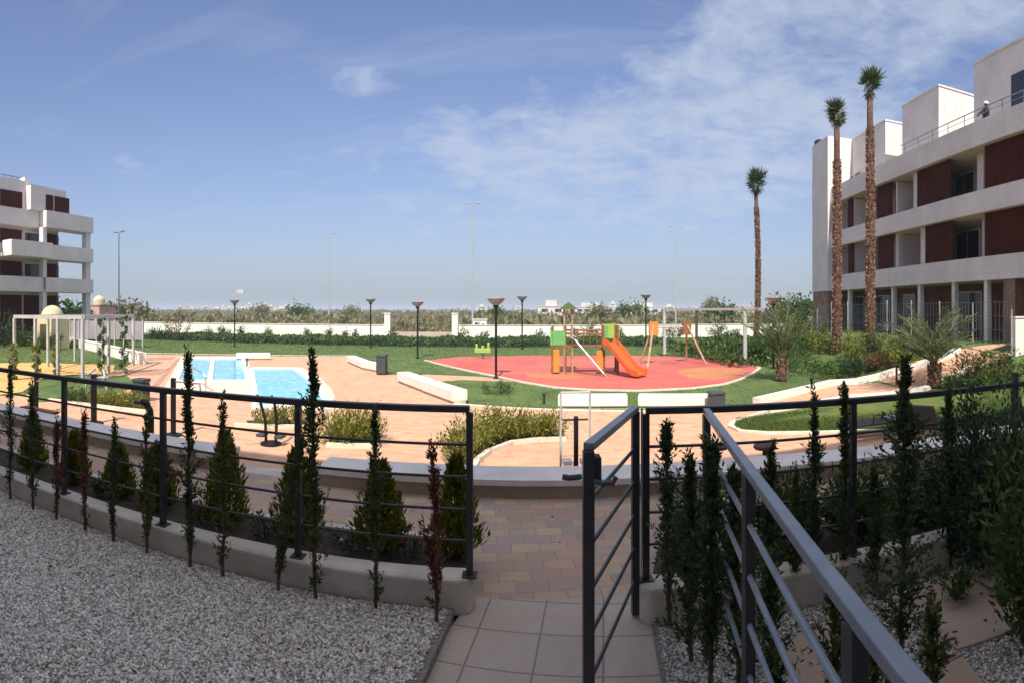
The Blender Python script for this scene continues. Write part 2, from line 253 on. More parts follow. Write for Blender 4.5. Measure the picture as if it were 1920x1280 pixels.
# ---------------------------------------------------------------- mesh building
class MB:
    def __init__(s): s.v = []; s.f = []
    def add(s, vs, fs):
        b = len(s.v); s.v += [tuple(v) for v in vs]; s.f += [tuple(i+b for i in f) for f in fs]; return s
    def box(s, x0, x1, y0, y1, z0, z1):
        return s.add([(x0,y0,z0),(x1,y0,z0),(x1,y1,z0),(x0,y1,z0),(x0,y0,z1),(x1,y0,z1),(x1,y1,z1),(x0,y1,z1)],
                     [(0,3,2,1),(4,5,6,7),(0,1,5,4),(1,2,6,5),(2,3,7,6),(3,0,4,7)])
    def prism(s, poly, z0, z1):
        n = len(poly); vs = [(p[0],p[1],(z0(p) if callable(z0) else z0)) for p in poly]+[(p[0],p[1],(z1(p) if callable(z1) else z1)) for p in poly]
        ar = sum(poly[i][0]*poly[(i+1)%n][1]-poly[(i+1)%n][0]*poly[i][1] for i in range(n))
        f = [tuple(range(n-1,-1,-1)), tuple(range(n,2*n))]+[(i,(i+1)%n,n+(i+1)%n,n+i) for i in range(n)]
        if ar < 0: f = [tuple(reversed(q)) for q in f]
        return s.add(vs, f)
    def beam(s, p, q, w, h):   # rectangular bar between two points, w sideways, h upward
        p, q = Vector(p), Vector(q); d = (q-p).normalized()
        side = d.cross(Vector((0,0,1)))
        if side.length < 1e-3: side = Vector((1,0,0))
        side.normalize(); up = side.cross(d).normalized(); vs = []
        for c in (p, q):
            for a, b in ((-1,-1),(1,-1),(1,1),(-1,1)): vs.append(c+side*(a*w/2)+up*(b*h/2))
        return s.add(vs, [(0,1,2,3),(7,6,5,4),(0,4,5,1),(1,5,6,2),(2,6,7,3),(3,7,4,0)])
    def tube(s, pts, r, n=8, cap=True):
        pts = [Vector(p) for p in pts]; rs = r if isinstance(r, (list, tuple)) else [r]*len(pts); vs = []; fs = []
        ref = None
        for i, p in enumerate(pts):
            d = (pts[min(i+1, len(pts)-1)]-pts[max(i-1, 0)]).normalized()
            if ref is None: ref = d.orthogonal().normalized()
            ref = (ref-d*ref.dot(d)); ref = ref.normalized() if ref.length > 1e-4 else d.orthogonal().normalized()
            bb = d.cross(ref)
            for k in range(n): a = 2*PI*k/n; vs.append(p+(ref*math.cos(a)+bb*math.sin(a))*rs[i])
        for i in range(len(pts)-1):
            for k in range(n): fs.append((i*n+k, i*n+(k+1)%n, (i+1)*n+(k+1)%n, (i+1)*n+k))
        if cap: fs.append(tuple(range(n-1,-1,-1))); fs.append(tuple(range((len(pts)-1)*n, len(pts)*n)))
        return s.add(vs, fs)
    def lathe(s, prof, c=(0,0,0), n=16):
        vs = []; fs = []
        for r, z in prof:
            for k in range(n): a = 2*PI*k/n; vs.append((c[0]+r*math.cos(a), c[1]+r*math.sin(a), c[2]+z))
        m = len(prof)
        for i in range(m-1):
            for k in range(n): fs.append((i*n+k, i*n+(k+1)%n, (i+1)*n+(k+1)%n, (i+1)*n+k))
        fs.append(tuple(range(n-1,-1,-1))); fs.append(tuple(range((m-1)*n, m*n)))
        return s.add(vs, fs)
    def build(s, name, m, parent=None, bevel=0.0, smooth_=False):
        me = bpy.data.meshes.new(name); off = Vector(parent_loc(parent))
        me.from_pydata([Vector(v)-off if parent is not None and parent.get('_w', 1) else v for v in s.v], [], s.f); me.update()
        if smooth_:
            me.polygons.foreach_set('use_smooth', [True]*len(me.polygons))
        o = bpy.data.objects.new(name, me); COL.objects.link(o); me.materials.append(m)
        if parent is not None: o.parent = parent
        if bevel: b = o.modifiers.new('bevel', 'BEVEL'); b.width = bevel; b.segments = 2; b.limit_method = 'ANGLE'
        return o
def parent_loc(p):
    v = Vector((0,0,0))
    while p is not None: v += p.location; p = p.parent
    return v
class LB:   # many small diamond leaves as one mesh
    def __init__(s, seed=1): s.c = []; s.rng = np.random.default_rng(abs(seed))
    def add(s, c, d, ln, wd):
        c = np.asarray(c, float); d = np.asarray(d, float); d /= np.linalg.norm(d, axis=1)[:, None]+1e-9
        r = s.rng.normal(size=d.shape); sd = np.cross(d, r); sd /= np.linalg.norm(sd, axis=1)[:, None]+1e-9
        n = len(c); ln = np.broadcast_to(ln, (n,))[:, None]; wd = np.broadcast_to(wd, (n,))[:, None]
        q = np.stack([c, c+d*ln*.45+sd*wd*.5, c+d*ln, c+d*ln*.45-sd*wd*.5], 1); s.c.append(q); return s
    def build(s, name, m, parent=None):
        q = np.concatenate(s.c); n = len(q); off = np.array(parent_loc(parent)); v = q.reshape(-1, 3)-off
        me = bpy.data.meshes.new(name); me.vertices.add(n*4); me.vertices.foreach_set('co', v.ravel().astype(np.float32))
        me.loops.add(n*4); me.loops.foreach_set('vertex_index', np.arange(n*4, dtype=np.int32)); me.polygons.add(n)
        me.polygons.foreach_set('loop_start', np.arange(0, n*4, 4, dtype=np.int32)); me.update(calc_edges=True)
        o = bpy.data.objects.new(name, me); COL.objects.link(o); me.materials.append(m)
        if parent is not None: o.parent = parent
        return o
def tag(o, label=None, cat=None, group=None, kind=None):
    if label: o['label'] = label
    if cat: o['category'] = cat
    if group: o['group'] = group
    if kind: o['kind'] = kind
    return o
def thing(name, loc, label, cat, group=None):
    o = bpy.data.objects.new(name, None); COL.objects.link(o); o.location = loc; o.empty_display_size = 0.2
    return tag(o, label, cat, group)
def struct(o, label=None): o['kind'] = 'structure'; return o if not label else tag(o, label)
def copy_tree(src, loc, rz, label, group=None, scale=1.0):
    r = src.copy(); COL.objects.link(r); r.location = loc; r.rotation_euler = (0, 0, rz); r.scale = (scale,)*3; r['label'] = label
    if group: r['group'] = group
    for ch in list(src.children):
        c = ch.copy(); COL.objects.link(c); c.parent = r
        for g in list(ch.children): d = g.copy(); COL.objects.link(d); d.parent = c
    return r
rnd = random.Random(7)

# ================================================================ SETTING: ground, sea, garden, terrace
def grid_sheet(name, xs, ys, zf, m):
    v = [(x, y, zf(x, y)) for y in ys for x in xs]; n = len(xs)
    f = [(j*n+i, j*n+i+1, (j+1)*n+i+1, (j+1)*n+i) for j in range(len(ys)-1) for i in range(n-1)]
    return MB().add(v, f).build(name, m, smooth_=True)
def land_z(x, y):
    d = math.hypot(x, y)
    z = -1.75 - 0.6*smooth((d-70)/200) + 0.5*math.sin(x*.013+1)*math.sin(y*.011)
    if d > 900: z -= (d-900)*0.03
    return z
xs = [-3000+60*i for i in range(101)]; ys = [-400+60*i for i in range(60)]
struct(grid_sheet('ground', xs, ys, lambda x, y: land_z(x, y) if not (-100 < x < 100 and -450 < y < 62) else -1.75, field_m))
struct(MB().add([(-8000,900,-38),(8000,900,-38),(8000,9000,-38),(-8000,9000,-38)], [(0,1,2,3)]).build('sea', sea_m))
xs = [-70+1.0*i for i in range(101)]; ys = [5.02+1.0*i for i in range(56)]
struct(grid_sheet('lawn', xs, ys, lambda x, y: gz(x, y)-.004, lawn_m))

SHEETS = []
def sheet(name, pts, dz, m, kind=True):
    P = [ray(*p) if len(p) == 2 else Vector(p) for p in pts]
    if name not in ('lawn_patch', 'dry_lawn'): SHEETS.append(P)
    o = MB().prism([(p.x, p.y) for p in P], lambda q: gz(q[0], q[1])-.10, lambda q: gz(q[0], q[1])+dz).build(name, m)
    if kind: struct(o)
    return o
# main brick paving round the pools (px surveyed round its edge, near corners along the terrace wall)
sheet('garden_paving', [(-60,742,),(40,742),(215,700),(262,672),(275,664),(440,667),(650,668),(700,692),(790,728),(850,756),(960,764),(1050,768),(1190,770),(1340,772),
                        (1440,770),(1400,783),(1374,792),(1368,800),(1385,811),(1440,815),(1620,811),(1800,806),(14.5,10,0),(14.5,5.02,0),(-22,5.02,0),(-22,11,0)], .008, pav_sun)
struct(sheet('garden_path', [(715,703),(800,702),(905,706),(962,714.5),(930,714),(870,712),(800,716),(760,712)], .012, pav_sun))
# path ramping up to the right hand building
def ribbon(name, A, B, n, dz, m, thick=.15):
    mb = MB(); va = []; 
    def samp(P, t):
        t *= len(P)-1; i = min(int(t), len(P)-2); return P[i].lerp(P[i+1], t-i)
    for i in range(n+1):
        a, b = samp(A, i/n), samp(B, i/n)
        for p in (a, b): va.append((p.x, p.y, gz(p.x, p.y)+dz)); va.append((p.x, p.y, gz(p.x, p.y)+dz-thick))
    fs = []
    for i in range(n):
        k = 4*i; fs += [(k, k+2, k+6, k+4), (k+1, k+5, k+7, k+3), (k, k+4, k+5, k+1), (k+2, k+3, k+7, k+6)]
    fs += [(0,1,3,2), (4*n, 4*n+2, 4*n+3, 4*n+1)]
    return mb.add(va, fs).build(name, m)
upA = [ray(1400,760), ray(1560,724), ray(1680,702), ray(1760,680), ray(1800,665)]
loB = [ray(1440,772), ray(1600,745), ray(1740,728), ray(1800,700), ray(1838,684)]
SHEETS.append(upA+loB[::-1]); struct(ribbon('ramp_path', upA, loB, 24, .012, pav_sun))
def kerb(name, pts, w, h, m, label=None, cat=None, closed=False, sub=3):
    P = [ray(*p) if len(p) == 2 else Vector(p) for p in pts]
    if closed: P.append(P[0])
    Q = []
    for i in range(len(P)-1):
        for k in range(sub): Q.append(P[i].lerp(P[i+1], k/sub))
    Q.append(P[-1]); A = []; B = []
    for i, p in enumerate(Q):
        d = (Q[min(i+1, len(Q)-1)]-Q[max(i-1, 0)]); d.z = 0; d.normalize(); s = Vector((-d.y, d.x, 0))
        A.append(p+s*w/2); B.append(p-s*w/2)
    o = ribbon(name, A, B, len(Q)-1, h, m, h+.06)
    if label: tag(o, label, cat)
    else: struct(o)
    return o
kerb('ramp_kerb', [(1418,758),(1560,722),(1680,700),(1760,678),(1800,662)], .28, .22, bench_w, 'long pale kerb wall along the upper edge of the ramp path', 'kerb wall')
kerb('ramp_kerb', [(1440,774),(1600,748),(1740,731),(1800,703),(1838,686)], .22, .16, bench_w, 'pale kerb wall along the lower edge of the ramp path', 'kerb wall')
kerb('paving_kerb', [(275,662),(440,665),(650,667),(660,671)], .2, .03, cream)
kerb('paving_kerb', [(850,757),(960,765),(1050,769),(1200,771),(1340,773)], .15, .03, cream)
kerb('lawn_kerb', [(1440,772),(1400,784),(1374,793),(1370,801),(1388,810),(1440,814),(1620,810),(1800,805)], .14, .06, cream)
# playground surfacing
RED = [(797,676),(860,669),(1000,666.5),(1150,666.5),(1250,668),(1340,674),(1400,683),(1425,690),(1412,700),(1388,712),(1360,720),(1300,728),(1200,732.5),(1110,731.5),(1040,727),(980,717),(930,706),(880,696),(830,685)]
sheet('playground_surface', RED, .020, red_rub)
kerb('playground_kerb', [(797,676),(830,685),(880,696),(930,706),(980,717),(1040,727),(1110,731.5),(1200,733),(1300,728.5),(1360,720.5),(1388,712),(1412,700),(1425,690),(1400,683)], .16, .05, cream)
sheet('playground_patch', [(1278,692),(1330,688),(1385,691),(1402,697),(1380,706),(1340,712),(1295,709),(1272,700)], .024, yel_rub)
sheet('playground_patch', [(985,700),(1080,702),(1100,708),(1050,711),(990,707)], .024, mat('orange_red_rubber', (0.60,0.20,0.10), .9, .1, 1))
sheet('orange_surface', [(-120,682),(60,680),(215,684),(212,700),(90,704),(42,735),(-40,745),(-160,745)], .020, org_rub)
sheet('lawn_patch', [(60,742),(90,722),(180,708),(235,703),(262,722),(205,742),(130,752),(60,754)], .014, lawn_m)
sheet('dry_lawn', [(1440,776),(1530,762),(1700,742),(1800,728),(1905,705),(13.6,11.2,0),(1800,802),(1620,807),(1440,811),(1388,807),(1374,800),(1378,793)], .020, lawn_y)
sheet('paving_band', [(262,671),(330,669),(322,674),(250,677)], .012, pav_band)
sheet('paving_band', [(215,694),(318,691),(300,703),(190,705)], .012, pav_band)
sheet('paving_band', [(333,672),(339,672),(296,726),(283,726)], .012, pav_band)
# pools
POOL1 = [(349,673),(456,673),(466,716),(330,716)]
POOL2 = [(471,692),(553,692),(578,712),(600,734),(618,764),(481,764)]
deck = [(340,669),(462,669),(470,688),(566,689),(600,708),(622,730),(636,768),(470,768),(474,745),(300,742)]
sheet('pool_deck', deck, .030, pav_pale)
for i, (P, lab) in enumerate(((POOL1, 'upper pale blue swimming pool beyond the grab rail'), (POOL2, 'lower curved swimming pool with white glints beside the brick paving'))):
    Q = [ray(*p) for p in P]; c = sum((q for q in Q), Vector())/len(Q); c.z = GZ
    t = thing('swimming_pool', c, lab, 'pool')
    mb = MB(); n = len(Q); mid = [q for q in Q]
    for k in range(n):
        a, b = Q[k], Q[(k+1) % n]; mb.beam((a.x,a.y,GZ+.06-.014*i), (b.x,b.y,GZ+.06-.014*i), .22, .09)
    mb.build('coping', bench_w, t)
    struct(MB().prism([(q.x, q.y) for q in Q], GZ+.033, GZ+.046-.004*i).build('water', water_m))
    if i == 0:
        MB().beam(ray(399,675)+Vector((0,0,.075)), ray(394,714)+Vector((0,0,.075)), .22, .06).build('divider', bench_w, t)
# glints
# ---------------------------------------------------------------- terrace
TX0, TX1 = -14.0, 12.5
gapL, gapR = -2.75, -1.75
def wallY(x): return 4.92 if x < -1 else (4.92-(x+1)*.05 if x < 2 else 4.77-(x-2)*.20)
struct(MB().prism([(TX0,-3),(TX1,-3),(TX1,4.0),(TX1,wallY(TX1)-.2),(2,wallY(2)-.05),(-1,4.85),(TX0,4.85)], GZ-.2, -.03).build('terrace_base', wall_brown))
# paved strip beyond the fence, tiles, gravel
uD = Vector((math.cos(R_(-10)), math.sin(R_(-10)), 0)); vD = Vector((-uD.y, uD.x, 0)); gate0 = Vector((.64, 2.82, 0))
def fr(a, b, z=0): p = gate0+uD*a+vD*b; return Vector((p.x, p.y, z))   # frame of the rotated right-hand side
struct(MB().prism([(TX0,3.0),(-.25,3.0),(.9,2.95),(5,2.4),(TX1,1.6),(TX1,wallY(TX1)-.22),(2,wallY(2)-.06),(-1,4.84),(TX0,4.84)], -.02, 0.0).build('terrace_paving', pav_ter))
struct(MB().prism([(-.75,-.6),(.18,-.6),(.72,2.80),(.80,3.02),(-.22,3.06),(-.31,2.75)], -.012, .004).build('tiled_path', tile_ter))
struct(MB().prism([(TX0,-3),(-.68,-3),(-.75,-.6),(-.31,2.75),(-.30,2.92),(TX0,2.92)], -.02, .048).build('gravel_bed', gravel_base))
struct(MB().prism([(.18,-.6),(.28,-3),(TX1,-3),(TX1,.9),(3.0,2.30),(.70,2.72)], -.02, .014).build('gravel_bed', gravel_base))
def slab(pts, name='side_path'):
    struct(MB().prism([(p.x, p.y) for p in pts], 0, .030).build(name, tile_big))
def g0(px, py): D = 1.6*F/(py-Y0); return atD(px, D)
slab([g0(1715,1108), g0(1905,1062), g0(1990,1060), g0(1990,1180), g0(1905,1190), g0(1795,1228), g0(1700,1150)])
slab([g0(1775,1240), g0(1800,1235), g0(1850,1300), g0(1870,1420), g0(1760,1420), g0(1700,1300)])
slab([g0(1500,1190), g0(1560,1180), g0(1620,1240), g0(1600,1400), g0(1480,1400), g0(1470,1240)])
# retaining parapet with stone coping (a gap where the steps go down)
def parapet(x0, x1, label):
    n = max(2, int(abs(x1-x0)/1.0)); P = [(x0+(x1-x0)*i/n) for i in range(n+1)]
    c = thing('parapet_wall', ((x0+x1)/2, wallY((x0+x1)/2), 0), label, 'wall')
    lo = [(x, wallY(x)-.17) for x in P]; hi = [(x, wallY(x)+.17) for x in reversed(P)]
    MB().prism(lo+hi, GZ-.1, .115).build('wall', wall_brown, c)
    lo = [(x, wallY(x)-.21) for x in P]; hi = [(x, wallY(x)+.21) for x in reversed(P)]
    MB().prism(lo+hi, .115, .165).build('coping', coping, c)
parapet(TX0, gapL, 'low parapet wall with pale coping left of the steps')
parapet(gapR, TX1, 'long low parapet wall with pale coping across the terrace edge')
mb = MB()
for i in range(9): mb.box(gapL+.02, gapR-.02, 4.86+.28*i, 4.86+.28*(i+1)-.001, GZ-.05, -.02-.152*i)
tag(mb.build('garden_steps', concrete), 'concrete steps going down from the terrace to the garden', 'steps')
# kerbs under the fences and soil strips behind
tag(MB().prism([(TX0,2.86),(-.30,2.86),(-.225,2.89),(-.195,2.95),(-.20,3.0),(-.24,3.02),(TX0,3.02)], .0, .19).build('kerb_wall', concrete, bevel=.012),
    'long concrete kerb under the left fence beside the gravel', 'kerb wall')
def rq(a, b): p = fr(a, b); return (p.x, p.y)
tag(MB().prism([rq(.02,-.07), rq(.07,-.11), rq(11,-.11), rq(11,.06), rq(.07,.06), rq(.02,.04)], .0, .19).build('kerb_wall', concrete, bevel=.012),
    'concrete kerb under the right fence behind the saplings', 'kerb wall')
struct(MB().prism([(TX0,3.02),(-.26,3.02),(-.24,3.3),(-.3,3.56),(TX0,3.56)], -.01, .10).build('planting_soil', soil))
struct(MB().prism([rq(.08,.06), rq(11,.06), rq(11,.9), rq(.2,.75)], -.01, .10).build('planting_soil', soil))
tag(MB().prism([(TX0,3.56),(-.34,3.56),(-.34,3.62),(TX0,3.62)], .0, .125).build('bed_edging', concrete), 'thin pale edging behind the shrubs of the left bed', 'edging')
# pebbles
rng = np.random.default_rng(3)
def pebbles(name, n, region, z, size, label):
    pts = []
    while len(pts) < n:
        p = region(rng); 
        if p is not None: pts.append(p)
    c = np.array(pts); n = len(c); oc = np.array([(1,0,0),(0,1,0),(-1,0,0),(0,-1,0),(0,0,1),(0,0,-1)], float)
    s = rng.uniform(.55, 1.35, (n,1,3))*size*(.6+.9*rng.random((n,1,1))**2); s[:,:,2] *= .7; a = rng.uniform(0, 2*PI, n)
    v = oc[None]*s; ca, sa = np.cos(a)[:,None], np.sin(a)[:,None]
    x = v[:,:,0]*ca-v[:,:,1]*sa; y = v[:,:,0]*sa+v[:,:,1]*ca; tl = rng.normal(0,.35,(n,1)); zc = v[:,:,2]+x*tl
    V = np.stack([x+c[:,0:1], y+c[:,1:2], zc+z+size*.25], 2).reshape(-1,3)
    fb = np.array([(0,1,4),(1,2,4),(2,3,4),(3,0,4),(1,0,5),(2,1,5),(3,2,5),(0,3,5)]); Fc = (fb[None]+(np.arange(n)*6)[:,None,None]).reshape(-1,3)
    me = bpy.data.meshes.new(name); me.vertices.add(len(V)); me.vertices.foreach_set('co', V.ravel().astype(np.float32))
    me.loops.add(len(Fc)*3); me.loops.foreach_set('vertex_index', Fc.ravel().astype(np.int32)); me.polygons.add(len(Fc))
    me.polygons.foreach_set('loop_start', np.arange(0, len(Fc)*3, 3, dtype=np.int32)); me.update(calc_edges=True)
    o = bpy.data.objects.new(name, me); COL.objects.link(o); me.materials.append(pebble_m)
    return tag(o, label, None, None, 'stuff')
def regL(r):
    D = 1.9+r.random()**.8*3.6; a = r.uniform(-1.0, -.06); x, y = D*math.sin(a), D*math.cos(a)
    lim = -.75+(y+.6)*.131
    return (x, y) if y < 2.84 and x < lim-.02-.03*r.random() else None
def regR(r):
    D = 1.9+r.random()*2.6; a = r.uniform(.2, 1.0); x, y = D*math.sin(a), D*math.cos(a)
    return (x, y) if y < 2.66-(x-.7)*.18 and x > .18+(y+.6)*.159+.02 else None
pebbles('gravel', 62000, regL, .048, .0088, 'pale grey gravel covering the ground before the left fence')
pebbles('gravel', 19000, regR, .014, .0088, 'grey gravel round the saplings beside the handrail')

r = np.random.default_rng(31); n = 420; a = r.uniform(-.95,.9,n); D = 2.0+2.6*r.random(n); x, y = D*np.sin(a), D*np.cos(a); k = (y < 2.8) & ~((x > -.3) & (x < .6)) | (y > 3.7) & (r.random(n) < .5); x, y = x[k], y[k]; n = len(x)
d = r.normal(0,1,(n,3)); d[:,2] *= .12
tag(LB(31).add(np.stack([x, y, np.where(y < 2.8, np.where(x < 0, .070, .040), .008)],1), d, .02+.02*r.random(n), .012).build('leaf_litter', leafmat('dry_leaf', (.05,.02,.01), (.22,.10,.04), (.12,.14,.05), trans=0.1)), 'dry fallen leaves scattered on gravel and terrace paving', None, None, 'stuff')
# ================================================================ near ironwork
RAILS = (.885, .713, .54, .372)
def fence(name, P, posts, label, extra=()):
    c = thing(name, P(posts[0]), label, 'fence')
    a, b = P(posts[0]), P(posts[-1]+.35)
    MB().beam(a+Vector((0,0,1.075)), b+Vector((0,0,1.075)), .045, .035).build('top_rail', steel_dark, c, bevel=.004)
    for z in RAILS: MB().tube([a+Vector((0,0,z)), b+Vector((0,0,z))], .008, 8).build('bar', steel_dark, c)
    for i, t in enumerate(posts):
        p = P(t); top = 1.057 if i not in extra else 1.16
        MB().box(p.x-.018, p.x+.018, p.y-.018, p.y+.018, .19, top).box(p.x-.04, p.x+.04, p.y-.04, p.y+.04, .188, .197).build('post', steel_dark, c, bevel=.003)
    return c
fence('metal_fence', lambda t: Vector((-.225-t, 2.93, 0)), [0, .97, 1.92, 2.86, 3.8, 4.75, 5.7], 'charcoal metal fence with four thin bars left of the gate')
fence('metal_fence', lambda t: fr(t, 0), [.055, 1.23, 2.48, 3.7, 4.9], 'charcoal metal fence behind the handrail right of the gate', extra=(2,))
# gate leaf, opened towards the terrace
gh = fr(0, -.02); gf = Vector((.285, 2.045, 0)); gd = (gf-gh).normalized()
g = thing('garden_gate', gh, 'open grey metal gate leaf with slanting bars and a black lever', 'gate')
MB().box(gh.x-.02, gh.x+.02, gh.y-.02, gh.y+.02, .02, 1.075).build('hinge_post', steel_dark, g, bevel=.003)
MB().box(gf.x-.021, gf.x+.021, gf.y-.021, gf.y+.021, .06, 1.075).build('closing_post', steel_dark, g, bevel=.003)
MB().beam(gh+Vector((0,0,1.09)), gf+Vector((0,0,1.09)), .042, .03).build('top_rail', steel_grey, g, bevel=.004)
for z in RAILS+(.20,): MB().tube([gh+Vector((0,0,z)), gf+Vector((0,0,z))], .009, 8).build('bar', steel_dark, g)
gs = Vector((gd.y, -gd.x, 0))
lk = gf-gd*.05
MB().box(lk.x-.032, lk.x+.032, lk.y-.03, lk.y+.03, .94, 1.045).build('lock_case', steel_dark, g, bevel=.006)
MB().tube([gf+Vector((-.03,-.02,.985)), gf+Vector((-.075,-.03,.985)), gf+Vector((-.10,-.03,.99))], .011, 8).build('knob', bin_m, g)
MB().tube([gf+Vector((.02,-.02,.965)), gf+Vector((.045,-.05,.965)), gf+Vector((.085,-.045,.965)), gf+Vector((.098,-.04,.985))], .010, 8).build('lever', bin_m, g)
MB().tube([gh+Vector((.034,-.002,.06)), gh+Vector((.034,-.002,1.09))], .006, 8).build('hinge_rod', chrome, g)
# sloping-away handrail beside the path
h0, h1 = Vector((.985, 2.68, 0)), Vector((.244, -.60, 0)); hd = (h1-h0).normalized()
h = thing('handrail', h0, 'grey steel handrail running from the fence towards the viewer', 'handrail')
MB().beam(h0+Vector((0,0,1.08)), h1+Vector((0,0,1.08)), .034, .030).build('top_rail', steel_grey, h, bevel=.004)
for z in (.90, .735, .575, .41): MB().tube([h0+Vector((0,0,z)), h1+Vector((0,0,z))], .010, 8).build('bar', steel_grey, h)
for yy in (2.68, 1.645, .775, -.3):
    x = h0.x+(yy-h0.y)*hd.x/hd.y
    MB().box(x-.018, x+.018, yy-.018, yy+.018, .01 if yy < 2.6 else .19, 1.062).build('post', steel_dark, h, bevel=.003)

# ================================================================ near planting
def cypress(px, ytop, ybase, m, label, rad=.055, lean=0.0, dens=1.0, Dz=None, group='cypress saplings at the left fence', seed=0, low=.045, name='cypress_sapling', mult=1.0):
    D = (1.6-low)*F/(ybase-Y0) if Dz is None else Dz
    if 'left' in group: D = min(D, 2.78/math.cos((px-X0)/F))
    b = atD(px, D, low); H = zof(ytop, D)-low
    c = thing(name, b, label, 'sapling', group)
    r = np.random.default_rng(1000+seed+int(px)); nst = 7
    sway = [Vector((lean*(i/nst)**1.2+r.normal(0,.005), r.normal(0,.005), H*i/nst)) for i in range(nst+1)]
    sway[0] = Vector((0,0,-.02)); st = [b+s for s in sway]
    mb = MB().tube(st, [.007+.004*(1-i/nst) for i in range(nst+1)], 6)
    def at(t): t = min(.999, max(0, t))*nst; i = int(t); return np.array(st[i].lerp(st[i+1], t-i))
    lb = LB(int(px)+seed); cs = []; ds = []; ls = []
    nb = int(58*dens*H/1.0)+14; ph = r.uniform(0,6)
    for k in range(nb):          # short upright sprays clothed with leaves
        t = .05+.93*r.random()**.9; a = r.uniform(0, 2*PI); bulk = (.25+.95*math.sin(PI*min(1, t*1.02+.12))**.8)*(.62+.38*math.sin(t*13+ph))*(1.0 if r.random() < .86 else 1.7)
        ln = (.05+.13*r.random())*(1.15-.4*t)*mult; o = at(t); out = rad*bulk*(.55+.7*r.random())
        d = np.array([math.cos(a)*out, math.sin(a)*out, ln]); 
        m_ = int(17*dens**.6)+6
        for j in range(m_):
            s = r.random(); cs.append(o+d*s+r.normal(0,.006,3)); q = d/np.linalg.norm(d)*.9+r.normal(0,.55,3); ds.append(q); ls.append(.011+.021*r.random())
    ls = np.array(ls); lb.add(cs, ds, ls*1.25*mult**.5, ls*.42*mult**.5)
    mb.build('stem', bark, c); lb.build('foliage', m, c); return c
CY = [(20,700,920,cyp_dark,'dark cypress sapling at the far left picture edge before the fence',.05),
      (62,735,940,cyp_dark,'second cypress sapling from the left edge, dark green',.055),
      (106,795,956,cyp_red,'short sparse cypress sapling standing left of the russet one',.04),
      (160,790,976,cyp_red,'thin reddish cypress sapling before the left fence',.04),
      (213,805,1000,cyp_dark,'short dark sapling right of the thin reddish one',.04),
      (276,790,1026,cyp_mid,'dark sapling just left of the third fence post',.05),
      (356,672,1048,cyp_dark,'tall dense dark cypress sapling rising above the left rail',.06),
      (418,768,1072,cyp_mid,'bushy green cypress sapling with brown tip and russet base',.06),
      (521,830,1092,cyp_mid,'short sapling leaning right against the fence post',.045),
      (592,680,1124,cyp_dark,'tallest sapling of the left fence, bare stem at its foot',.075),
      (704,778,1138,cyp_dark,'slim sapling with open top before the left fence',.05),
      (818,852,1168,cyp_red,'rust brown dying cypress sapling nearest the gate',.055)]
for i, (px, yt, yb, m, lab, rad) in enumerate(CY):
    cypress(px, yt, yb, m, lab, rad, lean=.14 if px == 521 else rnd.uniform(-.02,.02), dens=1.5 if px in (356, 592) else 1.0, seed=i)
def thuja(px, D, H, rad, label, m=thuja_m, z=.10, n=2800, group='golden conifers behind the left fence', name='golden_conifer', cat='conifer'):
    b = atD(px, D, z); c = thing(name, b, label, cat, group); r = np.random.default_rng(abs(int(px))+5)
    t = r.random(n)**1.25; a = r.uniform(0, 2*PI, n); q = r.random(n)**.5
    lob = 1+.22*np.sin(a*5+t*9)+.12*np.sin(a*11+px)
    R = rad*(1-t)**.75*(.25+.75*np.minimum(1, t*9))*q*lob+.006
    cs = np.stack([b.x+R*np.cos(a), b.y+R*np.sin(a), b.z+.0+t*H*.95], 1)
    ds = np.stack([np.cos(a)*.45, np.sin(a)*.45, np.ones(n)], 1)+r.normal(0,.25,(n,3)); ln = .03+.035*r.random(n)
    LB(abs(int(px))).add(cs, ds, ln, ln*.33).build('foliage', m, c)
    MB().tube([b-Vector((0,0,.05)), b+Vector((0,0,H*.8))], [.012,.004], 6).build('stem', bark, c)
for px, H, rad, lab in ((-30,.55,.15,'golden conifer behind the left fence, cut by the picture edge'), (62,.55,.15,'green gold conifer behind the second sapling from the left'),
                        (140,.45,.14,'gold green conifer between the short sparse and the thin reddish sapling'), (222,.42,.16,'low golden conifer behind the short dark sapling'),
                        (298,.50,.16,'golden conifer behind the third fence post'), (422,.66,.18,'large golden conifer behind the bushy green sapling'),
                        (556,.60,.18,'golden conifer behind the post with the leaning sapling'), (714,.56,.19,'golden conifer behind the slim open topped sapling'),
                        (856,.62,.17,'golden conifer in the bed corner beside the gate opening')):
    thuja(px, 3.36/max(.45, math.cos((px-X0)/F)), H, rad, lab)
